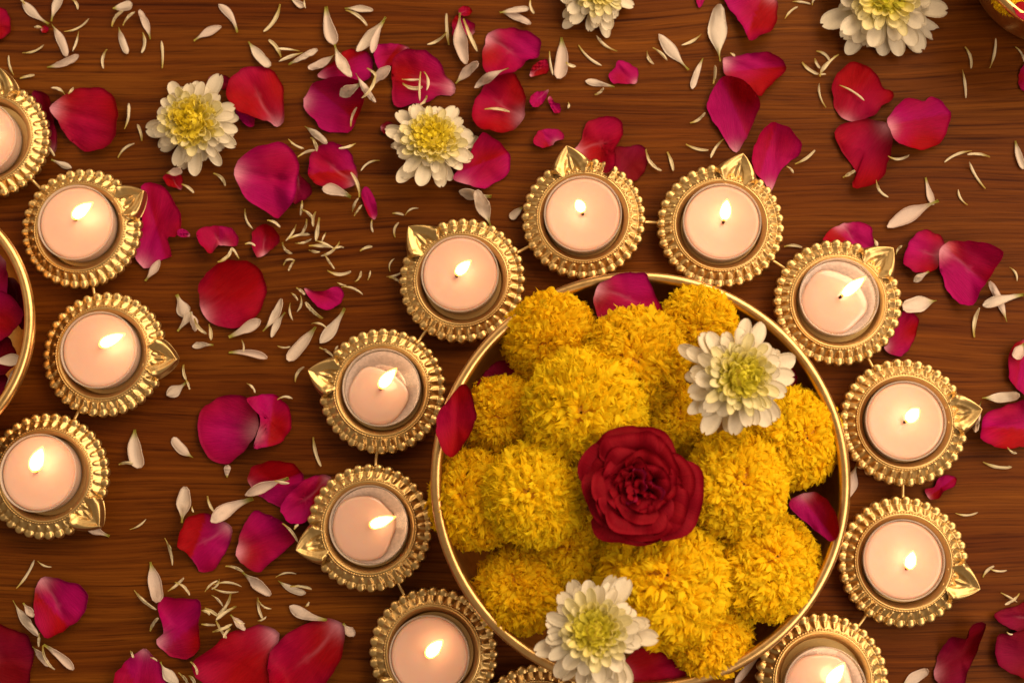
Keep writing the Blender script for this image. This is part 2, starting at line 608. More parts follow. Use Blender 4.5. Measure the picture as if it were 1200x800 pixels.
def flame_mesh(B, T, w, scale, nm, mat):
    B, T = np.array(B), np.array(T)
    ax = T - B
    ln = np.linalg.norm(ax)
    s = np.linspace(0, 1, 12)
    up = np.array([0, 0, 1.0])
    path = []
    for t in s:
        tt = 0.5 + (t - 0.5) * scale if scale < 1 else t
        lean = ax[:2] * tt ** 1.35
        path.append(B + np.array([lean[0], lean[1], ax[2] * tt ** 0.9]))
    rad = w * scale * np.clip(np.sin(np.pi * (0.05 + 0.95 * s) ** 0.85), 0.02, 1) ** 0.7
    V, F = tube(path, rad, 12)
    return mesh(nm, V, F, mat)


def tealight(px, py, wick, tip, wpx, melted, label, seed):
    c = at(px, py, TT)
    e = empty("tealight", (c.x, c.y, 0), label, 'tealight', 'lit tealights')
    r_ = random.Random(seed)
    lathe_obj("cup", CUPP, M_CLEAR, e, 64)
    wp = at(wick[0], wick[1], TT) - c
    if not melted:
        V, F = lathe(WAXP, 64)
        V = V.copy()
        th = np.arctan2(V[..., 1], V[..., 0]); rr = np.hypot(V[..., 0], V[..., 1])
        V[..., 2] += 0.00035 * (rr / TR) * np.sin(2 * th + seed) * (V[..., 2] > TT - .002)
        d = np.hypot(V[..., 0] - wp.x, V[..., 1] - wp.y)
        V[..., 2] -= 0.0006 * np.exp(-(d / 0.003) ** 2) * (V[..., 2] > TT - .002)
        V[..., 0] += wp.x * np.clip(1 - rr / (TR * .8), 0, 1); V[..., 1] += wp.y * np.clip(1 - rr / (TR * .8), 0, 1)
        obj("wax", mesh("wax", V, F, M_WAX), e)
    else:
        lathe_obj("base_plate", [(TR - .0006, TT - .004), (TR * .66, TT - .0038), (TR * .64, TT - .0031), (TR * .58, TT - .0031),
                                 (TR * .56, TT - .0038), (.004, TT - .0038), (.0036, TT - .0022), (.0001, TT - .0022)], M_BASE, e, 64)
        ang, amount = melted
        K = 48
        rows = []
        for f, z in ((1.0, TB + .001), (1.0, TT - .0028), (.97, TT - .0020), (.9, TT - .0015), (.6, TT - .0014), (.3, TT - .0014), (.003, TT - .0014)):
            row = []
            for k in range(K):
                t = 2 * math.pi * k / K
                away = math.cos(t - math.radians(ang))
                R = (TR - .0008) * (1 - amount * max(0, (1 - away) / 2) ** 1.3 * 1.5)
                R *= 1 + (0.05 * math.sin(3 * t + seed) + 0.04 * math.sin(5 * t + 2 * seed)) * (1 - max(0, away)) * .8
                row.append((f * R * math.cos(t), f * R * math.sin(t), z))
            rows.append(row)
        obj("wax", mesh("wax", np.array(rows), grid_faces(len(rows), K, True), M_WETWAX), e)
        lathe_obj("melted_wax", [(TR - .0007, TT - .0017), (TR - .0016, TT - .0022), (.006, TT - .0023), (.0025, TT - .0022), (.0001, TT - .0017)], M_MELT, e, 64)
    wz = TT - .001
    dv = (at(tip[0], tip[1], TT + .012) - at(wick[0], wick[1], TT + .003))
    dd = Vector((dv.x, dv.y, 0)); dd = dd.normalized() if dd.length else Vector((1, 0, 0))
    wt = Vector((wp.x + dd.x * .0018, wp.y + dd.y * .0018, TT + .0038))
    V, F = tube([(wp.x, wp.y, wz - .003), (wp.x, wp.y, wz + .0015), (wp.x + dd.x * .0004, wp.y + dd.y * .0004, wz + .003), tuple(wt)], [.0008, .0007, .0007, .0005], 8)
    obj("wick", mesh("wick", V, F, M_WICK), e)
    hgt = 0.013 if not melted else 0.017
    tp = at(tip[0], tip[1], TT + hgt) - c
    fb = Vector((wp.x + dd.x * .0010, wp.y + dd.y * .0010, TT + .0022))
    ft = Vector((tp.x, tp.y, TT + hgt))
    w = wpx / 2 * S
    fl = obj("flame", flame_mesh(fb, ft, w, 1.0, "flame", M_FLAME), e)
    obj("flame_core", flame_mesh(fb, ft, w, 0.82, "flame_core", M_CORE), fl)
    return e


TEA = [
    (-24, 162, (-26, 160), (-18, 140), 15, None, "tealight cut off at the left edge, in the uppermost lamp cup there"),
    (89, 261, (88, 257), (109, 237), 15, None, "tealight in the left ring, second lamp cup from the top"),
    (116, 410, (119, 406), (147, 391), 14, None, "tealight in the left ring cup whose spout points at the loose petals"),
    (45, 554, (42, 552), (50, 523), 17, None, "tealight in the lowest cup of the left ring"),
    (539, 321, (535, 323), (552, 305), 13, None, "tealight above left of the bowl, in the cup with its spout up left"),
    (683, 251, (683, 250), (676, 234), 13, None, "tealight with the smallest flame, in the cup above the bowl's red petal"),
    (846, 260, (848, 260), (852, 233), 14, None, "tealight with upright flame, above the chrysanthemum in the bowl"),
    (983, 348, (985, 348), (1015, 324), 13, (225, 0.22), "half melted tealight with long bright flame, above right of the bowl"),
    (1061, 493, (1061, 494), (1077, 478), 15, None, "tealight right of the bowl, upper of the two with spouts pointing right"),
    (1059, 656, (1063, 666), (1070, 645), 13, None, "tealight right of the bowl, with a spout pointing at crossed slivers"),
    (967, 806, (968, 802), (990, 776), 15, (200, 0.14), "half melted tealight cut by the bottom edge, right of the bowl"),
    (503, 768, (501, 768), (519, 749), 15, None, "tealight at the bottom edge, left of the bowl"),
    (432, 615, (434, 616), (464, 605), 13, (205, 0.22), "half melted tealight left of the bowl, its flame leaning right"),
    (447, 454, (446, 455), (465, 431), 14, (240, 0.34), "mostly melted clear tealight left of the bowl, level with its red petal"),
]
for k, (x, y, wk, tp, w, ml, lb) in enumerate(TEA):
    tealight(x, y, wk, tp, w, ml, lb, k + 1)

# ------------------------------------------------------------------ height map of what already lies on the table
CELL = 4.0
HX0, HY0 = -60.0, -60.0
HMAP = np.zeros((330, 230))


def hidx(px, py):
    i = np.clip(((np.asarray(px) - HX0) / CELL).round().astype(int), 0, HMAP.shape[0] - 1)
    j = np.clip(((np.asarray(py) - HY0) / CELL).round().astype(int), 0, HMAP.shape[1] - 1)
    return i, j


def hsmooth(dil, blur):
    h = HMAP
    for _ in range(dil):
        h = np.maximum.reduce([h, np.roll(h, 1, 0), np.roll(h, -1, 0), np.roll(h, 1, 1), np.roll(h, -1, 1)])
    for _ in range(blur):
        h = (h * 2 + np.roll(h, 1, 0) + np.roll(h, -1, 0) + np.roll(h, 1, 1) + np.roll(h, -1, 1)) / 6
    return h


def hput(px, py, z):
    i, j = hidx(px, py)
    np.maximum.at(HMAP, (i.ravel(), j.ravel()), np.asarray(z).ravel())


# ------------------------------------------------------------------ landmarks for wording
LAND = [
    (230, 143, "chrysanthemum with petals on its left"), (507, 168, "chrysanthemum lying on magenta petals"),
    (697, 5, "chrysanthemum cut by the top edge"), (1035, 15, "widest chrysanthemum by the top edge"),
    (-15, 162, "uppermost cup of the left ring"), (93, 266, "second cup of the left ring"),
    (120, 414, "third cup of the left ring"), (52, 557, "lowest cup of the left ring"),
    (541, 327, "cup with its spout up left"), (684, 254, "cup above the bowl's top petal"),
    (845, 263, "cup with the upright flame"), (983, 353, "cup with the long bright flame"),
    (1061, 494, "upper right-hand cup"), (1060, 658, "lower right-hand cup"),
    (965, 797, "bottom cup right of the bowl"), (507, 765, "bottom cup left of the bowl"),
    (432, 618, "cup with the right-leaning flame"), (447, 457, "cup with the clear melted tealight"),
    (600, 800, "bottom edge"), (1200, 60, "brass bowl in the top corner"),
    (40, 790, "bottom left corner"), (1190, 790, "bottom right corner"), (20, 10, "top left corner"),
]
ORD = ["nearest to", "second nearest to", "third nearest to", "fourth nearest to", "fifth nearest to", "sixth nearest to", "seventh nearest to",
       "eighth nearest to", "ninth nearest to", "tenth nearest to"] + ["%dth nearest to" % k for k in range(11, 60)]
PEND = []                          # (object, phrase, px, py)


def land_label(o, phrase, px, py):
    PEND.append((o, phrase, px, py))


def write_labels():
    by = {}
    for o, ph, x, y in PEND:
        d, nm = min((math.hypot(x - lx, y - ly), nm) for lx, ly, nm in LAND)
        by.setdefault((ph, nm), []).append((d, o.name, o))
    for (ph, nm), lst in by.items():
        lst.sort(key=lambda t: t[:2])
        for k, (_, _, o) in enumerate(lst):
            o['label'] = "%s, %s the %s" % (ph, ORD[k], nm)


# ------------------------------------------------------------------ loose rose petals
RED = np.array((0.31, 0.0006, 0.005)); MAG = np.array((0.36, 0.0010, 0.110)); DRED = np.array((0.16, 0.0006, 0.005)); PALE = np.array((0.72, 0.32, 0.44))


def spline(pts, n):
    P = np.array(pts, float)
    m = len(P)
    out = []
    per = np.linalg.norm(np.roll(P, -1, 0) - P, axis=1)
    cum = np.concatenate([[0], np.cumsum(per)])
    for s in np.linspace(0, cum[-1], n, endpoint=False):
        i = int(np.searchsorted(cum, s, 'right') - 1) % m
        t = (s - cum[i]) / max(per[i], 1e-6)
        a, b, c, d = P[(i - 1) % m], P[i], P[(i + 1) % m], P[(i + 2) % m]
        out.append(0.5 * ((2 * b) + (c - a) * t + (2 * a - 5 * b + 4 * c - d) * t * t + (3 * b - a - 3 * c + d) * t ** 3))
    return np.array(out)


def rose_petal(pts, base, kind, z0=None, lift=1.0, label=None, tilt=0.0):
    rr = np.random.default_rng(int(abs(pts[0][0] * 131 + pts[0][1] * 17 + len(pts))) % 100000)
    K, NR = 44, 9
    out = spline(pts, K)
    cen = out.mean(0)
    size = np.mean(np.linalg.norm(out - cen, axis=1))
    base = np.array(base, float)
    ax = cen - base
    if np.linalg.norm(ax) < 3:
        ax = np.array([1.0, 0.3])
    ax /= np.linalg.norm(ax)
    pe = np.array([-ax[1], ax[0]])
    th = np.arctan2(out[:, 1] - cen[1], out[:, 0] - cen[0])
    jit = 0.35 * np.sin(7 * th + rr.uniform(0, 6)) + 0.3 * np.sin(11 * th + rr.uniform(0, 6)) + rr.normal(0, .18, K)
    out = out + (out - cen) / size * jit[:, None] * min(1.6, size / 16)
    rho = np.linspace(0, 1, NR) ** 0.85
    rho[0] = 0.02
    G = cen + (out - cen)[None] * rho[:, None, None]          # NR,K,2
    px, py = G[..., 0], G[..., 1]
    rel = (G - cen) / size
    s = rel @ ax; t = rel @ pe
    R = rho[:, None]
    big = size * S                                            # metres
    A1 = rr.uniform(0.05, 0.30) * big * lift
    A2 = rr.uniform(0.22, 0.60) * big * lift
    p1, p2 = rr.uniform(0, 6.28, 2)
    lf = np.clip(0.45 + 0.55 * np.sin(th + p1) + 0.3 * np.sin(2 * th + p2), 0, 1.3)[None]
    z = A1 * (1 - R ** 2) * 0.6 + A2 * R ** 2.4 * lf
    z = z - 0.10 * big * lift * np.exp(-(t / 0.16) ** 2) * (1 - R ** 3) * rr.uniform(0.2, 1.0)
    for _ in range(2):                                        # soft folds running from the base
        q = rr.uniform(-.6, .6); sl = rr.uniform(-.35, .35)
        z = z + rr.uniform(-.12, .16) * big * lift * np.exp(-((t - q - sl * s) / 0.17) ** 2) * smooth(s, -1.0, 0.2) * R ** 0.6
    z = z + 0.035 * big * lift * R ** 3 * np.sin(5 * th + p1)[None] + 0.022 * big * lift * R ** 3 * np.sin(9 * th + p2)[None]
    ca = rr.uniform(-.7, .7); co = rr.uniform(-.15, .35)
    cd = (t * math.cos(ca) + s * math.sin(ca)) * rr.choice([-1, 1]) - co
    ck = rr.choice([0.0, .22, .40]) if size > 12 else 0.0
    z = z + ck * big * lift * np.maximum(0, cd) * R ** .5
    z = z - z.min()
    if z0 is None:
        h = hsmooth(2, 4)
        i, j = hidx(px, py)
        Z = h[i, j] + 0.0005 + z
        hput(px, py, Z + 0.0003)
    else:
        Z = z0 + z + tilt * s * big
    top = at_many(px, py, Z)
    th_ = 0.00028
    bot = top.copy(); bot[..., 2] -= th_
    c3 = top.reshape(-1, 3).mean(0)
    V = np.concatenate([top.reshape(-1, 3), bot.reshape(-1, 3)])
    F = grid_faces(NR, K, True) + grid_faces(NR, K, True, off=NR * K, flip=True)
    F += [tuple(range(K))[::-1], tuple(range(NR * K, NR * K + K))]
    e0 = (NR - 1) * K
    for k in range(K):
        k2 = (k + 1) % K
        F.append((e0 + k2, e0 + k, e0 + k + NR * K, e0 + k2 + NR * K))
    F = [f[::-1] for f in F]
    # pigment
    mixf = {'r': 0.12, 'm': 0.92, 'c': 0.5, 'd': 0.2}[kind]
    wob = 0.28 * np.sin(2.3 * s + p1) + 0.25 * np.sin(3.1 * t + p2)
    f = np.clip(mixf + wob * (0.5 if kind in 'rd' else 1.0), 0, 1)[..., None]
    if kind in 'cm' and ck > 0:
        f = np.clip(f - (.75 if kind == 'c' else .55) * smooth(cd, -.03, .05)[..., None] + (.3 if kind == 'c' else 0), 0, 1)
    col = (DRED if kind == 'd' else RED) * (1 - f) + (MAG * (0.6 if kind == 'd' else 1.0)) * f
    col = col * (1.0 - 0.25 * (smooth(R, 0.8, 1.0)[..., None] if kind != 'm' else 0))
    db = np.hypot(px - base[0], py - base[1]) / size
    vein = 0.5 + 0.5 * np.sin(t * 34 + 3 * np.sin(3 * s))
    pf = np.clip(np.exp(-(db / 0.31) ** 2) * 1.0 + 0.04 * np.exp(-(db / 0.8) ** 2) * vein, 0, 1)[..., None]
    pf = pf * (0.4 if kind == 'd' else 0.82)
    streak = (np.exp(-((t - 0.05 * np.sin(4 * s)) / 0.05) ** 2) * smooth(-s, -0.55, 0.4) * rr.choice([0.0, 0.0, 0.16]))[..., None]
    col = col * (1 - pf) + PALE * pf
    col = col * (1 - streak) + PALE * streak
    C = np.concatenate([col.reshape(-1, 3)] * 2)
    AL = np.stack([s, t / (1.2 + .5 * s), np.full_like(s, p1)], -1).reshape(-1, 3)
    AL = np.concatenate([AL, AL])
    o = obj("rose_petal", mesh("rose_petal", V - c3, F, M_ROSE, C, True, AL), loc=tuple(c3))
    tag(o, label or "", 'petal', 'loose rose petals')
    if label is None:
        sz = "tiny" if size < 9 else "small" if size < 19 else "broad"
        cn = {'r': 'red', 'm': 'magenta', 'c': 'crimson', 'd': 'dark red'}[kind]
        land_label(o, "%s %s rose petal" % (sz, cn), cen[0], cen[1])
    return o


ROSE = [
    ([(-12, 12), (4, 10), (11, 20), (12, 35), (4, 44), (-10, 44)], (-12, 30), 'r'),
    ([(38, 110), (50, 107), (58, 115), (61, 135), (66, 155), (67, 172), (62, 180), (52, 168), (44, 140)], (62, 178), 'd'),
    ([(59, 127), (70, 115), (88, 105), (105, 102), (125, 106), (136, 120), (137, 145), (131, 165), (115, 176), (97, 176), (80, 162), (67, 142)], (59, 127), 'r'),
    ([(48, 32), (52, 30), (57, 33), (55, 38), (49, 38)], (48, 35), 'r'),
    ([(244, 92), (255, 87), (270, 92), (268, 104), (250, 102)], (244, 92), 'd'),
    ([(274, 124), (285, 128), (298, 138), (297, 147), (290, 148), (280, 138)], (274, 124), 'm'),
    ([(266, 115), (268, 95), (280, 83), (300, 77), (318, 82), (330, 97), (333, 120), (332, 140), (325, 150), (315, 143), (300, 138), (280, 130)], (325, 150), 'r'),
    ([(373, 90), (380, 80), (395, 68), (402, 60), (415, 58), (430, 62), (437, 72), (435, 85), (425, 97), (400, 95)], (373, 92), 'c'),
    ([(438, 62), (442, 53), (455, 51), (470, 52), (480, 58), (470, 68), (460, 75), (450, 84), (442, 78)], (480, 58), 'm'),
    ([(355, 120), (364, 102), (375, 94), (395, 90), (412, 91), (425, 100), (426, 118), (420, 135), (412, 152), (398, 156), (378, 152), (368, 140), (359, 130)], (353, 118), 'm'),
    ([(459, 75), (470, 60), (485, 57), (505, 63), (517, 75), (522, 88), (530, 95), (534, 103), (528, 112), (515, 112), (500, 120), (485, 122), (465, 125), (459, 115), (460, 95)], (534, 104), 'c'),
    ([(530, 25), (536, 18), (545, 22), (556, 28), (556, 38), (550, 42), (540, 40), (531, 42), (530, 33)], (556, 40), 'c'),
    ([(537, 12), (543, 7), (551, 9), (553, 15), (547, 19), (540, 18)], (537, 18), 'r'),
    ([(545, 190), (555, 170), (565, 155), (575, 160), (590, 170), (598, 185), (597, 200), (585, 212), (565, 221), (545, 215), (530, 208)], (540, 218), 'm'),
    ([(553, 135), (556, 120), (568, 100), (575, 90), (590, 86), (605, 88), (611, 100), (616, 115), (614, 135), (605, 150), (590, 155), (570, 152), (558, 146)], (614, 138), 'r'),
    ([(565, 75), (567, 55), (572, 40), (585, 34), (600, 33), (620, 37), (631, 45), (635, 55), (630, 67), (618, 70), (612, 78), (600, 85), (585, 88), (572, 88)], (570, 44), 'c'),
    ([(446, 148), (455, 142), (462, 148), (458, 157), (449, 156)], (446, 150), 'd'),
    ([(345, 190), (352, 205), (362, 215), (366, 225), (358, 233), (345, 238), (340, 220)], (345, 190), 'd'),
    ([(275, 205), (279, 188), (295, 175), (315, 168), (333, 168), (345, 178), (350, 192), (348, 212), (345, 232), (335, 248), (325, 255), (312, 248), (298, 240), (285, 228)], (273, 202), 'm'),
    ([(361, 195), (365, 180), (375, 170), (388, 167), (400, 170), (410, 178), (416, 192), (419, 208), (415, 218), (400, 221), (380, 219), (365, 212)], (420, 216), 'c'),
    ([(621, 88), (624, 78), (633, 71), (641, 70), (643, 78), (642, 85), (632, 88), (625, 90)], (621, 88), 'r'),
    ([(621, 115), (628, 108), (637, 107), (643, 105), (641, 112), (635, 122), (627, 126), (622, 122)], (643, 105), 'm'),
    ([(642, 117), (645, 113), (650, 120), (656, 122), (657, 130), (653, 133), (648, 130)], (642, 114), 'm'),
    ([(713, 88), (720, 80), (725, 71), (735, 73), (747, 81), (748, 90), (744, 98), (730, 98), (718, 97)], (746, 98), 'm'),
    ([(625, 165), (630, 155), (640, 151), (655, 152), (661, 158), (660, 163), (652, 165), (646, 171), (635, 173), (628, 170)], (652, 168), 'm'),
    ([(720, 175), (735, 172), (752, 170), (759, 178), (758, 195), (748, 210), (735, 213), (722, 208)], (722, 212), 'd'),
    ([(673, 178), (680, 168), (684, 152), (690, 142), (705, 137), (720, 137), (729, 143), (730, 155), (725, 168), (720, 175), (722, 185), (720, 197), (708, 202), (690, 195)], (673, 179), 'r'),
    ([(847, 72), (850, 68), (870, 64), (890, 61), (908, 63), (918, 72), (921, 82), (912, 92), (900, 102), (892, 113), (880, 105), (865, 92), (850, 88)], (848, 73), 'c'),
    ([(829, 122), (835, 105), (845, 93), (855, 88), (868, 92), (880, 102), (890, 115), (889, 130), (880, 150), (872, 168), (863, 178), (852, 168), (842, 150), (832, 137)], (863, 180), 'm'),
    ([(847, -8), (875, -14), (905, -8), (911, 5), (911, 20), (905, 35), (890, 42), (878, 47), (870, 30), (855, 10)], (905, -8), 'c'),
    ([(816, -5), (826, -5), (824, 4), (820, 9), (817, 5)], (820, -5), 'm'),
    ([(881, 185), (885, 170), (892, 155), (905, 144), (920, 147), (933, 158), (940, 170), (935, 183), (925, 190), (915, 200), (908, 215), (903, 224), (897, 215), (887, 205)], (903, 224), 'm'),
    ([(975, 105), (980, 88), (992, 76), (1005, 73), (1020, 80), (1031, 92), (1036, 104), (1044, 106), (1048, 113), (1043, 120), (1034, 123), (1028, 132), (1015, 140), (1000, 143), (990, 140), (980, 130)], (990, 146), 'r'),
    ([(979, 162), (984, 147), (1000, 142), (1018, 140), (1035, 143), (1045, 152), (1046, 170), (1041, 190), (1036, 205), (1022, 217), (1004, 221), (999, 214), (1006, 206), (1000, 196), (990, 182)], (1040, 146), 'r'),
    ([(1040, 143), (1048, 128), (1060, 116), (1075, 116), (1084, 119), (1090, 113), (1103, 118), (1112, 128), (1114, 142), (1107, 160), (1095, 172), (1075, 175), (1055, 168), (1045, 158)], (1040, 150), 'm'),
    ([(1194, 88), (1200, 76), (1212, 75), (1222, 90), (1212, 108), (1198, 106), (1194, 98)], (1222, 90), 'c'),
    ([(165, 217), (178, 215), (192, 218), (200, 228), (206, 240), (213, 255), (210, 272), (204, 278), (196, 278), (199, 290), (200, 300), (190, 305), (178, 312), (168, 313), (160, 305), (158, 297), (163, 285), (166, 262), (166, 240)], (164, 314), 'm'),
    ([(208, 270), (214, 268), (221, 272), (222, 277), (213, 278), (208, 275)], (222, 276), 'm'),
    ([(191, 208), (196, 203), (207, 202), (213, 206), (214, 216), (212, 222), (205, 220), (196, 217)], (212, 225), 'r'),
    ([(230, 278), (233, 269), (245, 265), (262, 265), (275, 270), (279, 280), (276, 288), (265, 288), (255, 288), (247, 297), (238, 290)], (262, 291), 'm'),
    ([(232, 340), (238, 325), (250, 312), (265, 305), (285, 305), (300, 312), (310, 325), (312, 340), (308, 358), (298, 372), (285, 383), (268, 384), (250, 380), (238, 368)], (233, 370), 'r'),
    ([(295, 285), (296, 272), (305, 264), (315, 263), (323, 270), (328, 278), (325, 287), (317, 293), (309, 300), (300, 300), (296, 292)], (309, 300), 'r'),
    ([(356, 337), (370, 341), (382, 340), (390, 336), (400, 338), (403, 347), (398, 355), (388, 362), (377, 362), (368, 355), (360, 345)], (356, 336), 'm'),
    ([(423, 225), (427, 220), (433, 221), (440, 235), (442, 248), (439, 258), (432, 252), (426, 238)], (440, 259), 'm'),
    ([(966, 283), (972, 270), (985, 263), (1003, 260), (1018, 263), (1023, 275), (1023, 290), (1005, 292), (985, 290)], (985, 262), 'm'),
    ([(1059, 305), (1063, 290), (1072, 275), (1085, 269), (1098, 274), (1107, 283), (1106, 300), (1098, 314), (1085, 320), (1073, 318), (1063, 313)], (1106, 300), 'c'),
    ([(1100, 298), (1105, 287), (1120, 282), (1145, 283), (1162, 286), (1173, 293), (1175, 300), (1170, 310), (1160, 325), (1150, 340), (1142, 355), (1130, 358), (1118, 350), (1108, 335), (1102, 315)], (1101, 292), 'm'),
    ([(1035, 405), (1042, 385), (1055, 367), (1067, 364), (1076, 373), (1074, 390), (1068, 405), (1057, 417), (1045, 415)], (1036, 405), 'c'),
    ([(231, 500), (235, 482), (248, 470), (265, 463), (285, 463), (298, 472), (303, 490), (300, 508), (290, 523), (275, 538), (265, 544), (250, 540), (238, 528), (234, 515)], (302, 505), 'c'),
    ([(290, 468), (305, 462), (320, 462), (333, 470), (341, 485), (340, 503), (330, 517), (312, 524), (298, 524), (301, 508), (305, 490), (296, 478)], (299, 508), 'm'),
    ([(290, 560), (295, 548), (310, 541), (330, 540), (345, 544), (355, 555), (355, 570), (345, 585), (333, 595), (320, 590), (305, 582), (295, 573)], (290, 575), 'c'),
    ([(330, 590), (345, 572), (360, 560), (378, 556), (387, 560), (380, 575), (375, 590), (368, 603), (355, 612), (340, 613), (332, 605)], (388, 558), 'm'),
    ([(208, 640), (210, 625), (217, 610), (228, 602), (245, 602), (258, 608), (270, 617), (272, 628), (265, 645), (255, 662), (245, 670), (235, 670), (227, 658), (218, 648)], (270, 614), 'c'),
    ([(277, 650), (280, 630), (287, 612), (296, 600), (308, 600), (325, 608), (340, 618), (346, 630), (340, 640), (325, 652), (310, 665), (300, 670), (288, 664)], (276, 646), 'c'),
    ([(40, 700), (42, 685), (52, 676), (65, 676), (80, 682), (95, 685), (102, 697), (101, 712), (93, 725), (80, 735), (68, 742), (55, 748), (47, 740), (40, 722)], (48, 678), 'c'),
    ([(-10, 735), (15, 737), (32, 745), (39, 765), (36, 785), (28, 805), (-10, 805)], (-20, 770), 'd'),
    ([(184, 708), (190, 700), (205, 700), (222, 701), (233, 704), (236, 715), (232, 728), (234, 745), (233, 758), (225, 770), (210, 771), (195, 766), (186, 757), (184, 748), (191, 742), (190, 730), (186, 718)], (184, 750), 'm'),
    ([(132, 800), (138, 785), (150, 772), (160, 764), (169, 760), (178, 767), (187, 776), (193, 788), (193, 808), (160, 815), (132, 808)], (169, 758), 'm'),
    ([(226, 775), (240, 765), (255, 752), (270, 740), (290, 736), (305, 732), (318, 734), (327, 742), (325, 755), (316, 765), (313, 780), (318, 800), (315, 812), (285, 818), (260, 812), (235, 798), (226, 788)], (326, 742), 'r'),
    ([(315, 770), (325, 752), (340, 740), (358, 730), (380, 725), (400, 727), (404, 735), (402, 755), (398, 775), (385, 795), (375, 812), (345, 820), (320, 808), (314, 788)], (402, 728), 'r'),
    ([(1095, 790), (1098, 770), (1105, 758), (1112, 748), (1122, 746), (1134, 748), (1137, 735), (1145, 729), (1155, 732), (1150, 750), (1143, 768), (1135, 785), (1128, 805), (1105, 808), (1098, 800)], (1095, 788), 'd'),
    ([(1166, 720), (1175, 713), (1190, 710), (1200, 705), (1212, 706), (1218, 722), (1212, 738), (1195, 740), (1182, 735), (1170, 728)], (1218, 722), 'd'),
    ([(1166, 760), (1170, 745), (1185, 742), (1212, 738), (1225, 770), (1212, 806), (1200, 795), (1185, 788), (1172, 780)], (1225, 770), 'd'),
    ([(1182, 425), (1184, 410), (1195, 400), (1212, 395), (1225, 425), (1212, 465), (1195, 458), (1184, 445)], (1212, 395), 'c'),
    ([(1150, 498), (1155, 485), (1170, 478), (1185, 473), (1212, 468), (1225, 495), (1212, 518), (1195, 524), (1175, 525), (1158, 520), (1150, 510)], (1225, 490), 'c'),
    ([(1084, 573), (1095, 570), (1100, 560), (1112, 556), (1121, 560), (1118, 570), (1107, 575), (1100, 584), (1092, 585), (1086, 580)], (1086, 584), 'c'),
]
for pts, b, k in ROSE:
    rose_petal(pts, b, k)
# those in the bowls
rose_petal([(695, 350), (701, 335), (715, 325), (735, 319), (755, 320), (762, 330), (770, 350), (779, 367), (770, 373), (755, 373), (740, 370), (720, 372), (705, 375), (697, 362)],
           (697, 338), 'c', 0.0637, 1.0, "magenta rose petal leaning on the upper rim of the marigold bowl", -0.05)
rose_petal([(511, 495), (515, 480), (525, 470), (532, 458), (542, 450), (550, 455), (556, 472), (558, 490), (550, 510), (540, 525), (528, 536), (518, 527), (512, 510)],
           (540, 575), 'r', 0.0637, 1.0, "red rose petal hanging over the marigold bowl's rim beside the melted tealight")
rose_petal([(558, 452), (565, 440), (580, 425), (597, 422), (606, 435), (600, 450), (580, 458), (562, 462)],
           (600, 450), 'd', 0.050, 1.0, "dark red rose petal inside the marigold bowl, behind the hanging petal")
rose_petal([(926, 592), (930, 582), (945, 577), (958, 577), (972, 588), (981, 605), (984, 622), (975, 634), (960, 625), (945, 612), (933, 603)],
           (943, 577), 'c', 0.0637, 1.0, "magenta red rose petal on the marigold bowl's rim, facing the two side cups")
rose_petal([(728, 780), (740, 765), (755, 758), (775, 760), (790, 768), (805, 780), (807, 787), (795, 793), (760, 797), (735, 797)],
           (728, 790), 'r', 0.056, 1.0, "red rose petal inside the marigold bowl, next to the bottom chrysanthemum")
rose_petal([(905, 450), (915, 432), (928, 430), (934, 442), (930, 456), (915, 460)],
           (905, 455), 'd', 0.054, 1.0, "dark red rose petal tucked behind the upper chrysanthemum in the bowl")
LB = [
    ([(-30, 300), (-10, 292), (5, 305), (9, 330), (5, 350), (-15, 352), (-30, 335)], (5, 300), 'm', 0.026, "magenta rose petal in the cut-off left bowl, uppermost there"),
    ([(-25, 345), (0, 340), (18, 352), (27, 370), (15, 388), (-8, 402), (-30, 385)], (-25, 360), 'c', 0.029, "folded magenta rose petal in the middle of the left bowl"),
    ([(-28, 392), (0, 388), (16, 405), (18, 425), (0, 440), (-28, 440)], (-20, 440), 'd', 0.024, "dark rose petal under the white petal in the left bowl"),
    ([(-40, 430), (-10, 428), (8, 440), (8, 460), (-10, 478), (-40, 470)], (-30, 430), 'd', 0.020, "dark rose petal lowest in the left bowl"),
    ([(5, 330), (15, 325), (28, 345), (33, 372), (25, 385), (12, 360)], (15, 325), 'd', 0.017, "dark red petal against the inner wall of the left bowl"),
]
for pts, b, k, z, lb in LB:
    rose_petal(pts, b, k, z, 1.0, lb)
rose_petal([(1188, 8), (1196, 2), (1208, 6), (1212, 18), (1202, 24), (1192, 18)], (1212, 6), 'r', 0.047, 1.0, "red rose petal in the bowl in the top right corner")

# ------------------------------------------------------------------ chrysanthemums
WH = np.array((0.95, 0.89, 0.76)); CREAM = np.array((0.93, 0.87, 0.45)); YEL = np.array((0.92, 0.76, 0.03)); YG = np.array((0.66, 0.68, 0.06))


def spoon_grid(nu, nv, length, width, cup, curl, taper=0.32, tipx=0.0, seed=0, notch=0.0):
    u = 1 - (1 - np.linspace(0, 1, nu)[:, None]) ** 1.7; v = np.linspace(-1, 1, nv)[None, :]
    prof = np.where(u < 0.7, taper + (1 - taper) * smooth(u, 0.0, 0.7), np.clip(1 - ((u - 0.7) / 0.305) ** 2.4, 0.02, 1) ** .55)
    y = 0.5 * width * prof * v
    x = length * (u - notch * (1 - np.abs(v)) * smooth(u, .8, 1) * 0.2)
    z = cup * width * prof * (v ** 2) + curl * length * u ** 2
    z = z + 0.025 * width * np.sin(6 * u + seed) * v - 0.03 * width * np.cos(v * 7) * prof
    return np.stack([x, y + 0.05 * length * tipx * u ** 2, z], -1)


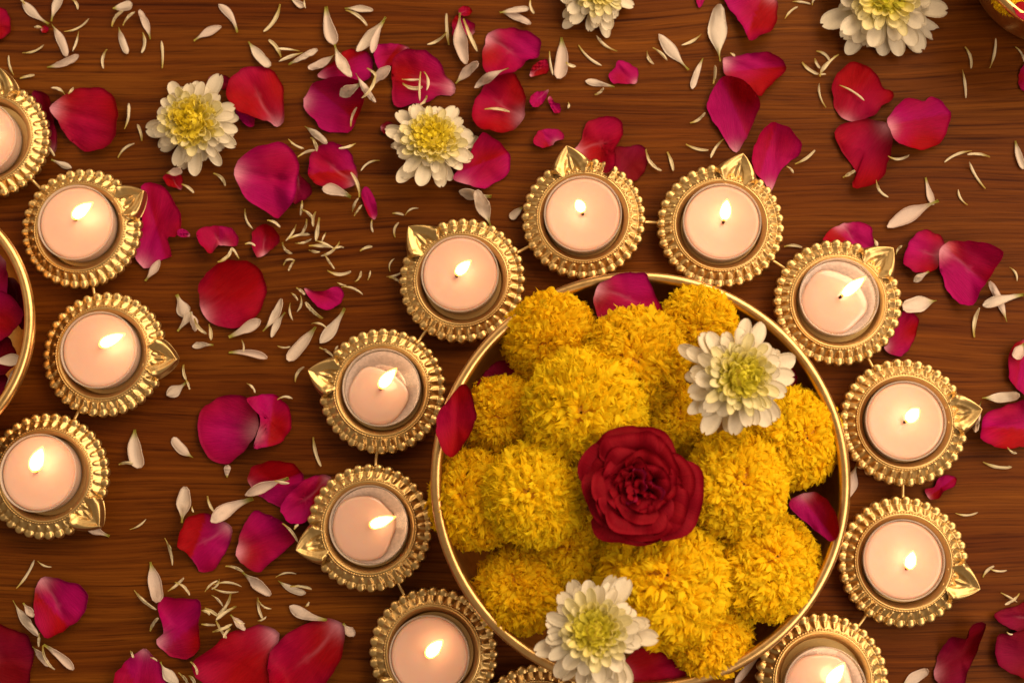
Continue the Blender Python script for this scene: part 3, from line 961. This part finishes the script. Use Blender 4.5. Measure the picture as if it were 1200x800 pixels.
def chrys_petal_mesh(name, length, width, cup, curl, tint, seed, taper=.36):
    P = spoon_grid(10, 7, length, width, cup, curl, taper, rng.uniform(-1, 1), seed, rng.choice([0, 0, .3]))
    V, F = sheet(P, 0.00022)
    u = np.repeat(1 - (1 - np.linspace(0, 1, 10)) ** 1.7, 7)
    k = smooth(u, 0.05, 0.62)[:, None]
    c = tint[0] * (1 - k) + tint[1] * k
    return mesh(name, V, F, M_WHITE, np.concatenate([c, c]))


CM = 0.001
PM_OUT = [chrys_petal_mesh("petal", 1.0 * .02, .0062 + .0006 * k, .14, [-.10, -.02, .06, .0][k], (CREAM, WH), k) for k in range(4)]
PM_MID = [chrys_petal_mesh("petal", .015, .0050, .20, [.12, .22, .04][k], (YEL * .45 + CREAM * .55, WH * .35 + CREAM * .65), k + 4, .5) for k in range(3)]
PM_IN = [chrys_petal_mesh("petal", .0095, .0040, .34, .20, (YEL * .7 + YG * .3, CREAM * .8 + YEL * .2), k + 8, .6) for k in range(3)]


def head_mesh(name, seed, n, mat, lnr, wdr, ruffle, span, yaw_s, lean_s, tipf, basec, fade=(.25, .75), flat=.8, bend=(.15, .55), nu=6, nv=6):
    """unit radius head of overlapping ruffled florets"""
    rr = np.random.default_rng(seed)
    u = 1 - (1 - np.linspace(0, 1, nu)[:, None]) ** 1.5; v = np.linspace(-1, 1, nv)[None, :]
    Vs, Fs, Cs = [], [], []
    off = 0
    gf = grid_faces(nu, nv)
    for i in range(n):
        q = (i + .5) / n
        phi = math.acos(1 - span * q)
        a = i * 2.39996323 + rr.normal(0, .12)
        ln = rr.uniform(*lnr) * (0.85 + .25 * math.sin(phi))
        wd = rr.uniform(*wdr) * (0.62 + .48 * min(1, phi / .9))
        p1, p2, p3 = rr.uniform(0, 6.28, 3)
        prof = 0.34 + 0.66 * smooth(u, 0.05, 0.68)
        prof = np.where(u > .7, prof * np.sqrt(np.clip(1 - ((u - .7) / .32) ** 2, .16, 1)), prof)
        y = 0.5 * wd * prof * v
        x = ln * (u * (1 - .10 * np.abs(v) ** 2.5) + 0.07 * ruffle * np.sin(5 * v + p1) * u ** 3)
        ruff = u ** 2 * wd * ruffle * (0.26 * np.sin(4.2 * v + p2) + 0.16 * np.sin(8.5 * v + p3))
        z = ruff + 0.55 * wd * prof * v ** 2 * rr.uniform(-.2, .7) - ln * rr.uniform(*bend) * u ** 2.4
        lean = rr.normal(0, lean_s)
        yaw = rr.normal(0, yaw_s)
        x, z = x * math.cos(lean) - z * math.sin(lean), x * math.sin(lean) + z * math.cos(lean)
        er = np.array([math.sin(phi) * math.cos(a), math.sin(phi) * math.sin(a), math.cos(phi)])
        et = np.array([math.cos(phi) * math.cos(a), math.cos(phi) * math.sin(a), -math.sin(phi)])
        ep = np.array([-math.sin(a), math.cos(a), 0])
        e1 = math.cos(yaw) * et + math.sin(yaw) * ep
        e2 = -math.sin(yaw) * et + math.cos(yaw) * ep
        r0 = 0.97 - ln + rr.normal(0, .03)
        Q = er * (r0 + x[..., None]) + e2 * y[..., None] - e1 * z[..., None]
        Q = Q * np.array([1, 1, flat])
        Vs.append(Q.reshape(-1, 3))
        tip = tipf(rr, q)
        uu = np.repeat(u[:, 0], nv)[:, None]
        k = smooth(uu, *fade)
        Cs.append(basec * (1 - k) + tip * k)
        Fs += [tuple(m + off for m in f) for f in gf]
        off += nu * nv
    return mesh(name, np.concatenate(Vs), Fs, mat, np.concatenate(Cs))


M_HEART = make_plain("chrysanthemum_heart", (0.80, 0.64, 0.06), 0.7)


def chrysanthemum(px, py, rpx, z, label, seed, tilt=(0, 0), lime=0.25, cen=0.36, squash=1.0):
    r_ = random.Random(seed)
    c = at(px, py, z)
    R = rpx * pix(z) * 1.05
    e = empty("chrysanthemum", tuple(c), label, 'flower', 'white chrysanthemums')
    e.rotation_euler = (math.radians(tilt[0]), math.radians(tilt[1]), 0)
    rings = [  # count, start radius, reach, base height, pitch, meshes, width scale
        (14, .25, 1.02, .000, -3, PM_OUT), (15, .24, .92, .0020, 1, PM_OUT), (16, .22, .79, .0038, 5, PM_OUT),
        (18, .22, .67, .0052, 9, PM_MID), (18, .22, .57, .0062, 14, PM_MID), (17, .22, .48, .0070, 22, PM_IN)]
    k = 0
    for ri, (cnt, r0, r1, h, pitch, pool) in enumerate(rings):
        a0 = r_.uniform(0, 6.28)
        for i in range(cnt):
            a = a0 + 2 * math.pi * (i + r_.uniform(-.32, .32)) / cnt
            reach = r1 * r_.uniform(.74, 1.10)
            pt = math.radians(pitch + r_.uniform(-9, 9))
            ln = (reach - r0) * R / max(.5, math.cos(pt))
            base = pool[r_.randrange(len(pool))]
            L0 = base.vertices[:]
            l0 = {id(m): v for m, v in ((PM_OUT[0], 0),)}.get(id(base), 0)
            native = .020 if pool is PM_OUT else .015 if pool is PM_MID else .0095
            sx = ln / native
            sw = sx ** .35 * (R / .025) ** .65 * r_.uniform(.85, 1.15)
            M = Matrix.Translation((r0 * R * math.cos(a), r0 * R * math.sin(a), h * R / .025)) @ Matrix.Rotation(a + r_.uniform(-.2, .2), 4, 'Z') @ \
                Matrix.Rotation(-pt, 4, 'Y') @ Matrix.Rotation(r_.uniform(-.35, .35), 4, 'X') @ Matrix.Diagonal((sx, sw, sw, 1))
            obj("petal", base, e, mtx=M)
            k += 1
    lim = YEL * (1 - lime) + YG * lime

    def tipf(rr, q):
        k = min(1, q * 1.1) ** 1.5 * .7
        return (lim * (1 - k) + CREAM * k) * rr.uniform(.88, 1.1)
    me = head_mesh("center_florets", seed, 130, M_WHITE, (.36, .5), (.20, .30), .5, .86, .35, .22, tipf, lim * .75 + YG * .1, (.1, .5), .62, (-.5, .15), 5, 4)
    m = obj("center_florets", me, e, mtx=Matrix.Translation((0, 0, .0048 * R / .025)) @ Matrix.Scale(R * cen * 1.3, 4))
    m['kind'] = 'stuff'
    V, F = lathe([(R * .02, -.0035), (R * .22, -.003), (R * .30, .0005), (R * .24, .006 * R / .025), (R * .02, .0065 * R / .025)], 16)
    obj("flower_base", mesh("flower_base", V, F, M_HEART), e)
    for a in np.linspace(0, 6.28, 40):
        for f in np.linspace(0, .9, 9):
            hput(px + rpx * f * math.cos(a), py + rpx * f * math.sin(a), .006)
    return e


chrysanthemum(230, 145, 57, .0055, "white chrysanthemum lying between two red rose petals on the table", 3, (6, -4), .05, .47)
chrysanthemum(506, 170, 58, .0075, "white chrysanthemum with yellow centre lying on magenta rose petals", 5, (-14, 6), .12, .45)
chrysanthemum(697, -9, 50, .0055, "white chrysanthemum cut off by the top edge in the middle", 8, (5, 8), .4, .36)
chrysanthemum(1034, 2, 72, .0065, "largest white chrysanthemum, with wide pointed petals, by the top edge", 13, (4, 2), .7, .32)
chrysanthemum(862, 440, 68, .0900, "white chrysanthemum on the marigolds beside the red rose", 21, (8, 14), .5, .40)
chrysanthemum(698, 742, 65, .0880, "white chrysanthemum hanging over the bowl's lower rim on marigolds", 34, (-12, -6), .5, .40)

# ------------------------------------------------------------------ marigolds
MY = np.array((1.0, 0.72, 0.010)); MO = np.array((1.0, 0.63, 0.006)); MD = np.array((0.75, 0.25, 0.002)); ML = np.array((1.0, 0.80, 0.020))


def marigold_mesh(seed, gold):
    def tip(rr, q):
        t = rr.uniform(0, 1)
        c = MY * (1 - t) + (ML if t > .45 else MO * .5 + MY * .5) * t
        return c * np.array((1, 1 - .13 * gold, 1))
    return head_mesh("florets", seed, 1700, M_MARI, (.16, .26), (.12, .20), 1.25, 1.30, 1.3, .26, tip, MO * np.array((1, 1 - .25 * gold, 1)), (.1, .5), .66, (.5, 1.1), 6, 5)


MARI_MESH = [marigold_mesh(1, 0), marigold_mesh(2, .25), marigold_mesh(3, .5), marigold_mesh(4, .4)]
MPICK = [2, 1, 1, 3, 2, 2, 3, 2, 1, 1, 3, 0, 1, 1, 0]
V, F = lathe([(.02, -1.0), (.10, -.98), (.12, -.8), (.34, -.45), (.62, -.15), (.62, .2), (.4, .45), (.02, .55)], 20)
CALYX = mesh("calyx", V, F, make_plain("marigold_core", (0.60, 0.30, 0.01), 0.7))

MARI = [  # px, py, radius px, centre height, tilt x, tilt y, label
    (592, 490, 47, 0.052, -8, -16, "small marigold at the left of the bowl, beside the hanging red petal"),
    (795, 492, 40, 0.056, 0, 0, "low marigold mostly hidden between rose and upper chrysanthemum"),
    (670, 645, 46, 0.054, 10, -5, "low marigold below left of the rose, wedged between its neighbours"),
    (818, 382, 44, 0.058, -14, 6, "marigold at the bowl's top, beside the white chrysanthemum"),
    (647, 400, 54, 0.057, -18, -14, "marigold topmost at the left, below the leaning magenta petal"),
    (827, 738, 50, 0.053, 22, 8, "orange marigold nearest the bowl's lower rim, right of the chrysanthemum"),
    (557, 585, 54, 0.054, 0, -22, "marigold touching the bowl's left rim, beside the leaning flame cup"),
    (610, 688, 51, 0.053, 16, -18, "marigold above left of the hanging bottom chrysanthemum"),
    (931, 513, 54, 0.055, -4, 18, "marigold touching the bowl's right rim, below the upper chrysanthemum"),
    (897, 660, 60, 0.056, 14, 16, "marigold below the magenta petal at the bowl's right side"),
    (745, 422, 57, 0.066, -10, 4, "marigold in the top middle of the bowl, left of the chrysanthemum"),
    (626, 578, 56, 0.070, 2, -10, "marigold touching the rose's left side"),
    (862, 568, 57, 0.068, 0, 10, "marigold touching the rose's right side"),
    (778, 680, 71, 0.066, 10, 2, "biggest marigold, directly below the rose"),
    (685, 481, 67, 0.072, -8, -6, "large marigold directly above left of the rose"),
]
for k, (px, py, r, z, tx, ty, lb) in enumerate(MARI):
    c = at(px, py, z)
    e = empty("marigold", tuple(c), lb, 'flower', 'yellow marigolds')
    R = r * pix(z) * 1.08
    M = Matrix.Rotation(math.radians(ty), 4, 'Y') @ Matrix.Rotation(math.radians(-tx), 4, 'X') @ Matrix.Rotation(k * 1.7, 4, 'Z') @ Matrix.Scale(R, 4)
    f = obj("florets", MARI_MESH[MPICK[k]], e, mtx=M)
    f['kind'] = 'stuff'
    obj("calyx", CALYX, e, mtx=M)
c = at(1186, 2, .045)
for px, py, lb in ((1186, -4, "orange marigold in the bowl in the top right corner"),):
    c = at(px, py, .042)
    e = empty("marigold", tuple(c), lb, 'flower', 'yellow marigolds')
    f = obj("florets", MARI_MESH[1], e, mtx=Matrix.Scale(.0095, 4)); f['kind'] = 'stuff'

# ------------------------------------------------------------------ the red rose
def red_rose(px, py, rpx, z):
    c = at(px, py, z)
    R = rpx * pix(z)
    e = empty("rose", tuple(c), "open dark red rose on top of the marigolds in the bowl", 'flower')
    rr = np.random.default_rng(5)
    n = 54
    nu, nv = 12, 19
    u = np.linspace(0, 1, nu)[:, None]; v = np.linspace(-1, 1, nv)[None, :]
    for i in range(n):
        q = i / (n - 1)                                     # 0 inner .. 1 outer
        a0 = i * 2.39996 + rr.normal(0, .5)
        ofa, ofr = rr.uniform(0, 6.28), R * .16 * (1 - q) ** .6
        half = rr.uniform(.85, 1.15) * (1.05 - .15 * q)
        rb = R * (0.02 + 0.30 * q)
        rt = R * (0.05 + 0.93 * q ** 0.9) * rr.uniform(.88, 1.05)
        h = R * (0.50 - 0.32 * q ** 1.6) * rr.uniform(.82, 1.12)
        base = -R * .20
        ang = a0 + half * v * (0.6 + .4 * np.sin(np.pi * u * .6 + .3))
        p1, p2, p3 = rr.uniform(0, 6.28, 3)
        edge = 1 - 0.20 * np.abs(v) ** 3.5 - .03 * np.sin(4 * v + p1) - .02 * np.sin(9 * v + p3)
        ue = u * edge
        rad = rb + (rt - rb) * (ue ** (2.2 - 1.1 * q)) + R * .03 * np.sin(3 * v + p2) * u ** 2 + R * .024 * np.sin(7 * v + p3) * u ** 4
        zz = base + (h - base) * np.sin(ue * math.pi * 0.5) - R * .05 * smooth(u, .82, 1.0) * q
        rad = rad + R * .03 * smooth(u, .8, 1.0) * q
        zz = zz + R * .035 * np.sin(6 * v + p2) * u ** 3 + R * .02 * np.sin(11 * v + p1) * u ** 4 + R * .05 * rr.uniform(-1, 1) * v * u
        tw = rr.uniform(-.08, .08) * R
        rad = rad + tw * v * u
        P = np.stack([rad * np.cos(ang) + ofr * math.cos(ofa), rad * np.sin(ang) + ofr * math.sin(ofa), zz + 0 * ang], -1)
        V, F = sheet(P, 0.0003)
        F = [f[::-1] for f in F]
        uu = np.repeat(np.linspace(0, 1, nu), nv)
        AL = np.stack([u + 0 * v, v + 0 * u, 0 * u + 0 * v + i], -1).reshape(-1, 3)
        g = rr.uniform(0, .12)
        cc = (np.array((0.20, 0.0003, 0.006)) * (1 - g) + np.array((.26, .0016, .04)) * g)[None] * np.ones((nu * nv, 1))
        ke = (smooth(uu, .72, 1.0) * .28)[:, None]
        cc = cc * (1 - ke) + np.array((.30, .0006, .010)) * ke
        if i in (5, 8, 11):
            k = (smooth(uu, .86, 1.0) * .3)[:, None]
            cc = cc * (1 - k) + np.array((.55, .03, .20)) * k
        obj("petal", mesh("rose_flower_petal", V, F, M_ROSE, np.concatenate([cc, cc * .85]), True, np.concatenate([AL, AL])), e)
    return e


red_rose(748, 570, 77, .086)

# ------------------------------------------------------------------ loose chrysanthemum petals
def white_petal(b, t, w, bow=0.0, z0=None, label=None):
    (bx, by), (tx, ty) = b, t
    ln = math.hypot(tx - bx, ty - by)
    rr = np.random.default_rng(int(abs(bx * 37 + by * 91 + tx * 13)) % 99991)
    slim = w < 6.5
    nu, nv = (11, 5) if slim else (13, 7)
    u = np.linspace(0, 1, nu)[:, None]; v = np.linspace(-1, 1, nv)[None, :]
    dx, dy = (tx - bx) / ln, (ty - by) / ln
    nx, ny = dy, -dx
    if slim:
        bow = bow if bow else rr.uniform(-.16, .16) * ln
        prof = 0.34 + 0.66 * smooth(u, 0.0, .45)
        prof = np.where(u > .7, prof * np.sqrt(np.clip(1 - ((u - .7) / .31) ** 2, .03, 1)), prof)
        wpx = max(w, 3.2) * .60
    else:
        bow = bow if bow else rr.uniform(-.07, .07) * ln
        k0 = 0.16
        prof = k0 + (1 - k0) * smooth(u, 0.05, .60)
        prof = np.where(u > .62, np.sqrt(np.clip(1 - ((u - .62) / .385) ** 2, .02, 1)), prof)
        wpx = w
    arc = 4 * u * (1 - u) * bow
    wav = 0.06 * wpx * np.sin(9 * u + rr.uniform(0, 6)) * v
    off = 0.5 * wpx * prof * v + arc + wav
    px = bx + dx * ln * u + nx * off
    py = by + dy * ln * u + ny * off
    big = ln * S
    if slim:
        zz = 0.5 * wpx * S * prof * (1 - v ** 2) * rr.choice([.9, -.6]) + big * rr.uniform(.03, .20) * (2 * u - 1) ** 2 * rr.choice([1, 1, .3])
    else:
        zz = 0.5 * wpx * S * prof * v ** 2 * rr.uniform(.25, .75) * rr.choice([1, 1, -1]) + big * rr.uniform(.02, .12) * u ** 2 + big * rr.uniform(0, .10) * (1 - u) ** 2
        zz = zz - .05 * wpx * S * np.cos(v * 8) * prof
    zz = zz - zz.min()
    if z0 is None:
        h = hsmooth(2, 3)
        i, j = hidx(px, py)
        Z = h[i, j] + 0.0005 + zz
        hput(px, py, Z + .0002)
    else:
        Z = z0 + zz
    P = at_many(px, py, Z)
    c3 = P.reshape(-1, 3).mean(0)
    V, F = sheet(P - c3, 0.00025)
    n0 = np.cross(P[1, 0] - P[0, 0], P[0, 1] - P[0, 0])
    if n0[2] < 0:
        V, F = sheet((P - c3)[:, ::-1], 0.00025)
    k = np.repeat(smooth(u[:, 0], 0.03, .30 if not slim else .5), nv)[:, None]
    pink = rr.uniform(0, 1)
    wc = (np.array((.86, .77, .68)) * (1 - pink) + np.array((.84, .70, .64)) * pink) if not slim else (np.array((.92, .84, .66)) * (1 - pink) + np.array((.88, .79, .54)) * pink)
    gc = np.array((.42, .40, .04)) if not slim else np.array((.60, .48, .10))
    c = gc * (1 - k) + wc * k
    o = obj("chrysanthemum_petal", mesh("loose_petal", V, F, M_WHITE, np.concatenate([c, c])), loc=tuple(c3))
    tag(o, label or "", 'petal', 'loose chrysanthemum petals')
    if label is None:
        kind = "slim cream chrysanthemum petal" if slim else "broad white chrysanthemum petal" if w >= 10 else "narrow white chrysanthemum petal"
        land_label(o, kind, (bx + tx) / 2, (by + ty) / 2)
    return o


WP = """57 28 26 2 10 0;60 25 75 -10 9 0;60 28 78 66 11 2;50 33 40 32 5 0;75 37 104 22 4 -4;92 37 85 60 4 1;26 62 51 53 4 -3;16 88 10 65 4 2;55 79 92 65 9 0;23 92 40 88 4 0;
125 58 121 80 4 -3;84 -1 91 11 4 2;132 10 155 5 12 0;131 31 144 13 5 3;144 30 158 14 5 2;176 46 163 12 8 0;139 32 149 63 9 0;167 38 166 62 6 0;190 80 189 48 5 -1;227 48 259 31 9 0;
278 38 256 5 9 -4;291 49 316 78 12 0;76 111 60 103 5 0;80 110 86 103 4 0;146 151 151 121 5 -2;166 165 161 146 4 -1;138 185 157 168 3 3;60 187 84 197 7 0;55 170 64 183 5 0;
328 5 309 37 6 0;341 -2 356 8 7 0;357 -2 358 10 3 0;382 8 392 52 14 0;404 10 437 12 7 0;405 12 430 30 5 0;452 20 418 60 13 0;450 24 436 62 8 0;329 67 315 47 6 0;351 60 324 57 4 0;355 62 327 72 6 0;
338 76 372 58 7 0;393 63 361 80 10 0;392 52 412 90 12 0;424 98 398 112 13 0;434 104 457 78 11 0;417 86 440 120 8 0;440 84 424 115 6 0;430 80 441 90 4 0;526 53 523 16 5 1;523 38 501 52 4 0;
539 15 546 75 15 0;543 22 559 60 6 0;534 98 560 73 11 0;596 80 556 103 10 0;585 14 622 28 9 0;586 15 620 10 7 0;568 128 597 131 4 2;471 93 493 93 4 0;472 98 495 102 6 0;493 84 492 118 4 -1;497 84 500 106 5 0;
500 112 492 123 4 0;411 148 418 126 3 2;357 148 383 168 9 0;338 163 356 174 4 -2;364 161 371 177 5 2;349 184 370 176 5 2;417 168 397 174 5 0;445 188 423 200 4 0;622 -2 626 16 4 0;658 44 655 92 16 0;
644 60 648 88 4 -1;663 73 675 78 5 0;723 60 699 42 5 0;678 53 705 77 5 -3;720 102 686 95 8 0;697 111 707 103 4 0;666 120 666 127 3 0;807 82 772 40 13 0;765 56 782 71 5 0;758 60 766 75 4 0;822 40 799 53 5 2;
844 72 843 5 22 0;824 68 811 104 8 0;836 98 838 77 4 -1;809 144 826 132 4 0;804 169 830 176 4 -2;848 163 833 185 5 -2;757 175 775 200 5 0;782 178 789 200 5 1;856 62 861 66 3 0;
929 2 950 5 4 1;952 6 957 -3 4 0;920 22 935 8 4 0;940 73 959 87 5 -2;957 60 973 73 4 0;955 69 961 80 4 0;961 90 972 72 5 2;983 64 965 83 5 -2;960 88 968 87 3 0;968 126 960 98 4 3;984 100 1013 118 4 2;
1131 55 1138 80 4 3;1160 80 1167 45 5 -2;1128 82 1132 115 5 1;1190 55 1200 72 4 0;932 192 955 176 4 -2;922 195 930 203 4 0;1041 183 1065 182 4 -4;1139 177 1107 190 5 -3;1160 184 1134 181 4 -2;1155 221 1136 190 5 2;1190 165 1200 198 8 0;
170 329 187 305 8 0;213 216 227 226 4 0;195 203 213 200 9 0;250 203 264 218 5 3;287 245 296 268 4 -3;255 307 272 290 6 0;265 304 272 292 4 0;280 303 272 290 4 0;287 286 299 288 3 0;207 345 218 372 15 0;208 388 225 365 8 0;
222 364 229 388 9 0;228 373 242 391 5 -3;245 380 247 398 5 0;268 395 305 375 12 0;354 235 352 252 4 0;353 245 368 258 4 0;370 248 367 265 4 0;374 255 370 282 6 0;359 257 352 275 4 2;347 263 335 282 4 0;338 280 363 275 5 0;
346 285 365 280 4 0;382 272 377 283 3 0;362 288 390 290 5 1;370 282 392 292 4 0;398 283 376 300 5 0;362 293 375 295 4 0;380 297 392 315 4 0;390 292 403 290 3 0;331 284 342 297 4 -3;332 311 345 305 3 4;345 305 338 317 3 0;
384 317 411 318 5 -4;416 330 423 318 3 -2;431 328 434 317 3 0;422 294 436 289 4 0;460 250 473 252 3 1;475 252 490 244 3 3;463 278 467 261 3 3;457 318 462 303 3 3;453 324 472 318 4 -2;456 325 470 333 3 2;436 257 437 272 4 0;
395 331 406 335 3 0;400 336 425 345 4 3;411 231 378 220 13 0;421 231 411 202 5 -3;413 248 420 232 5 0;415 253 424 240 4 0;313 258 328 266 4 2;347 337 357 345 4 0;341 343 349 352 4 0;352 346 348 365 4 3;340 355 343 375 4 0;
378 373 358 354 6 2;334 366 318 395 7 0;308 388 330 350 9 0;404 361 375 402 13 0;370 383 337 422 14 0;365 379 383 385 4 3;576 230 538 224 11 0;575 265 558 223 16 0;988 208 1002 200 5 0;1027 211 1041 231 5 0;1085 208 1094 240 7 0;
1100 235 1040 266 16 0;1134 240 1123 222 4 3;1024 280 1028 290 6 0;1050 298 1057 288 3 0;1089 318 1071 330 8 0;1183 313 1192 329 4 3;1180 377 1160 330 10 0;1200 345 1152 358 11 0;1142 395 1148 361 6 3;1098 352 1058 360 20 0;919 289 940 290 4 2;
250 404 225 406 7 0;268 413 313 419 8 0;283 398 285 412 3 0;215 427 218 445 4 0;218 448 195 463 13 0;218 445 222 456 3 0;289 449 299 460 4 2;158 503 163 548 18 0;139 544 156 543 6 0;226 536 202 513 13 0;266 559 267 545 8 0;
213 612 217 570 16 0;243 581 252 600 4 -2;225 593 227 600 3 0;296 584 247 611 16 0;338 560 287 580 11 0;322 563 339 566 6 0;325 468 343 467 4 3;367 512 376 546 5 -2;346 447 356 430 4 3;365 441 368 446 3 0;374 407 391 418 3 0;392 418 396 405 4 0;
325 405 340 406 3 0;19 689 40 656 5 -2;44 657 60 664 3 -2;152 620 171 608 3 -2;128 628 100 616 9 0;193 630 202 662 5 2;176 658 185 705 17 0;157 691 183 714 6 -2;176 739 185 724 5 0;197 692 215 677 4 0;205 682 222 697 4 0;15 703 45 745 10 0;
27 706 39 722 8 0;46 742 45 757 4 0;51 755 86 784 9 0;38 757 57 780 9 0;50 756 64 784 4 0;264 663 285 670 4 2;284 670 317 697 12 0;257 678 248 690 4 0;250 685 283 687 4 4;248 688 279 693 4 -3;248 697 261 710 4 0;270 695 255 720 5 0;
240 712 256 722 5 0;277 710 253 726 6 0;240 693 255 680 4 0;236 731 252 732 3 0;253 727 265 747 4 0;249 740 272 731 5 0;270 720 287 738 8 0;274 725 287 730 3 0;236 715 246 720 6 0;270 736 262 747 4 0;188 775 209 800 13 -3;209 788 220 803 4 0;
221 791 228 803 5 0;153 762 156 770 3 0;176 770 184 774 3 0;223 775 231 790 3 0;323 676 347 672 3 3;326 680 358 695 9 0;340 687 365 690 4 0;383 726 339 710 13 0;358 710 362 705 3 0;402 730 415 745 10 0;302 700 308 725 4 -2;303 703 318 713 3 0;
302 727 312 722 3 0;331 613 349 635 4 2;345 620 350 614 4 0;1151 466 1195 463 13 0;1150 470 1143 506 10 0;1200 402 1190 420 14 0;1181 524 1192 531 4 0;1152 541 1186 547 6 -3;1005 542 991 585 17 0;1120 601 1146 600 4 -3;1152 676 1165 663 4 2;
1160 666 1180 668 4 -2;1173 694 1192 705 4 0;1195 695 1178 708 4 0;1180 740 1187 743 3 0;1055 805 1088 785 14 0;893 762 862 800 8 0;612 243 598 256 9 0;29 5 22 -6 4 0"""
for rec in WP.replace("\n", "").split(";"):
    a = [float(x) for x in rec.split()]
    white_petal((a[0], a[1]), (a[2], a[3]), a[4], a[5])
white_petal((-12, 424), (24, 420), 13, 0, .034, "white petal lying across the dark petals in the left bowl")
white_petal((6, 455), (20, 432), 8, 0, .031, "narrow pinkish petal below the white one in the left bowl")
write_labels()
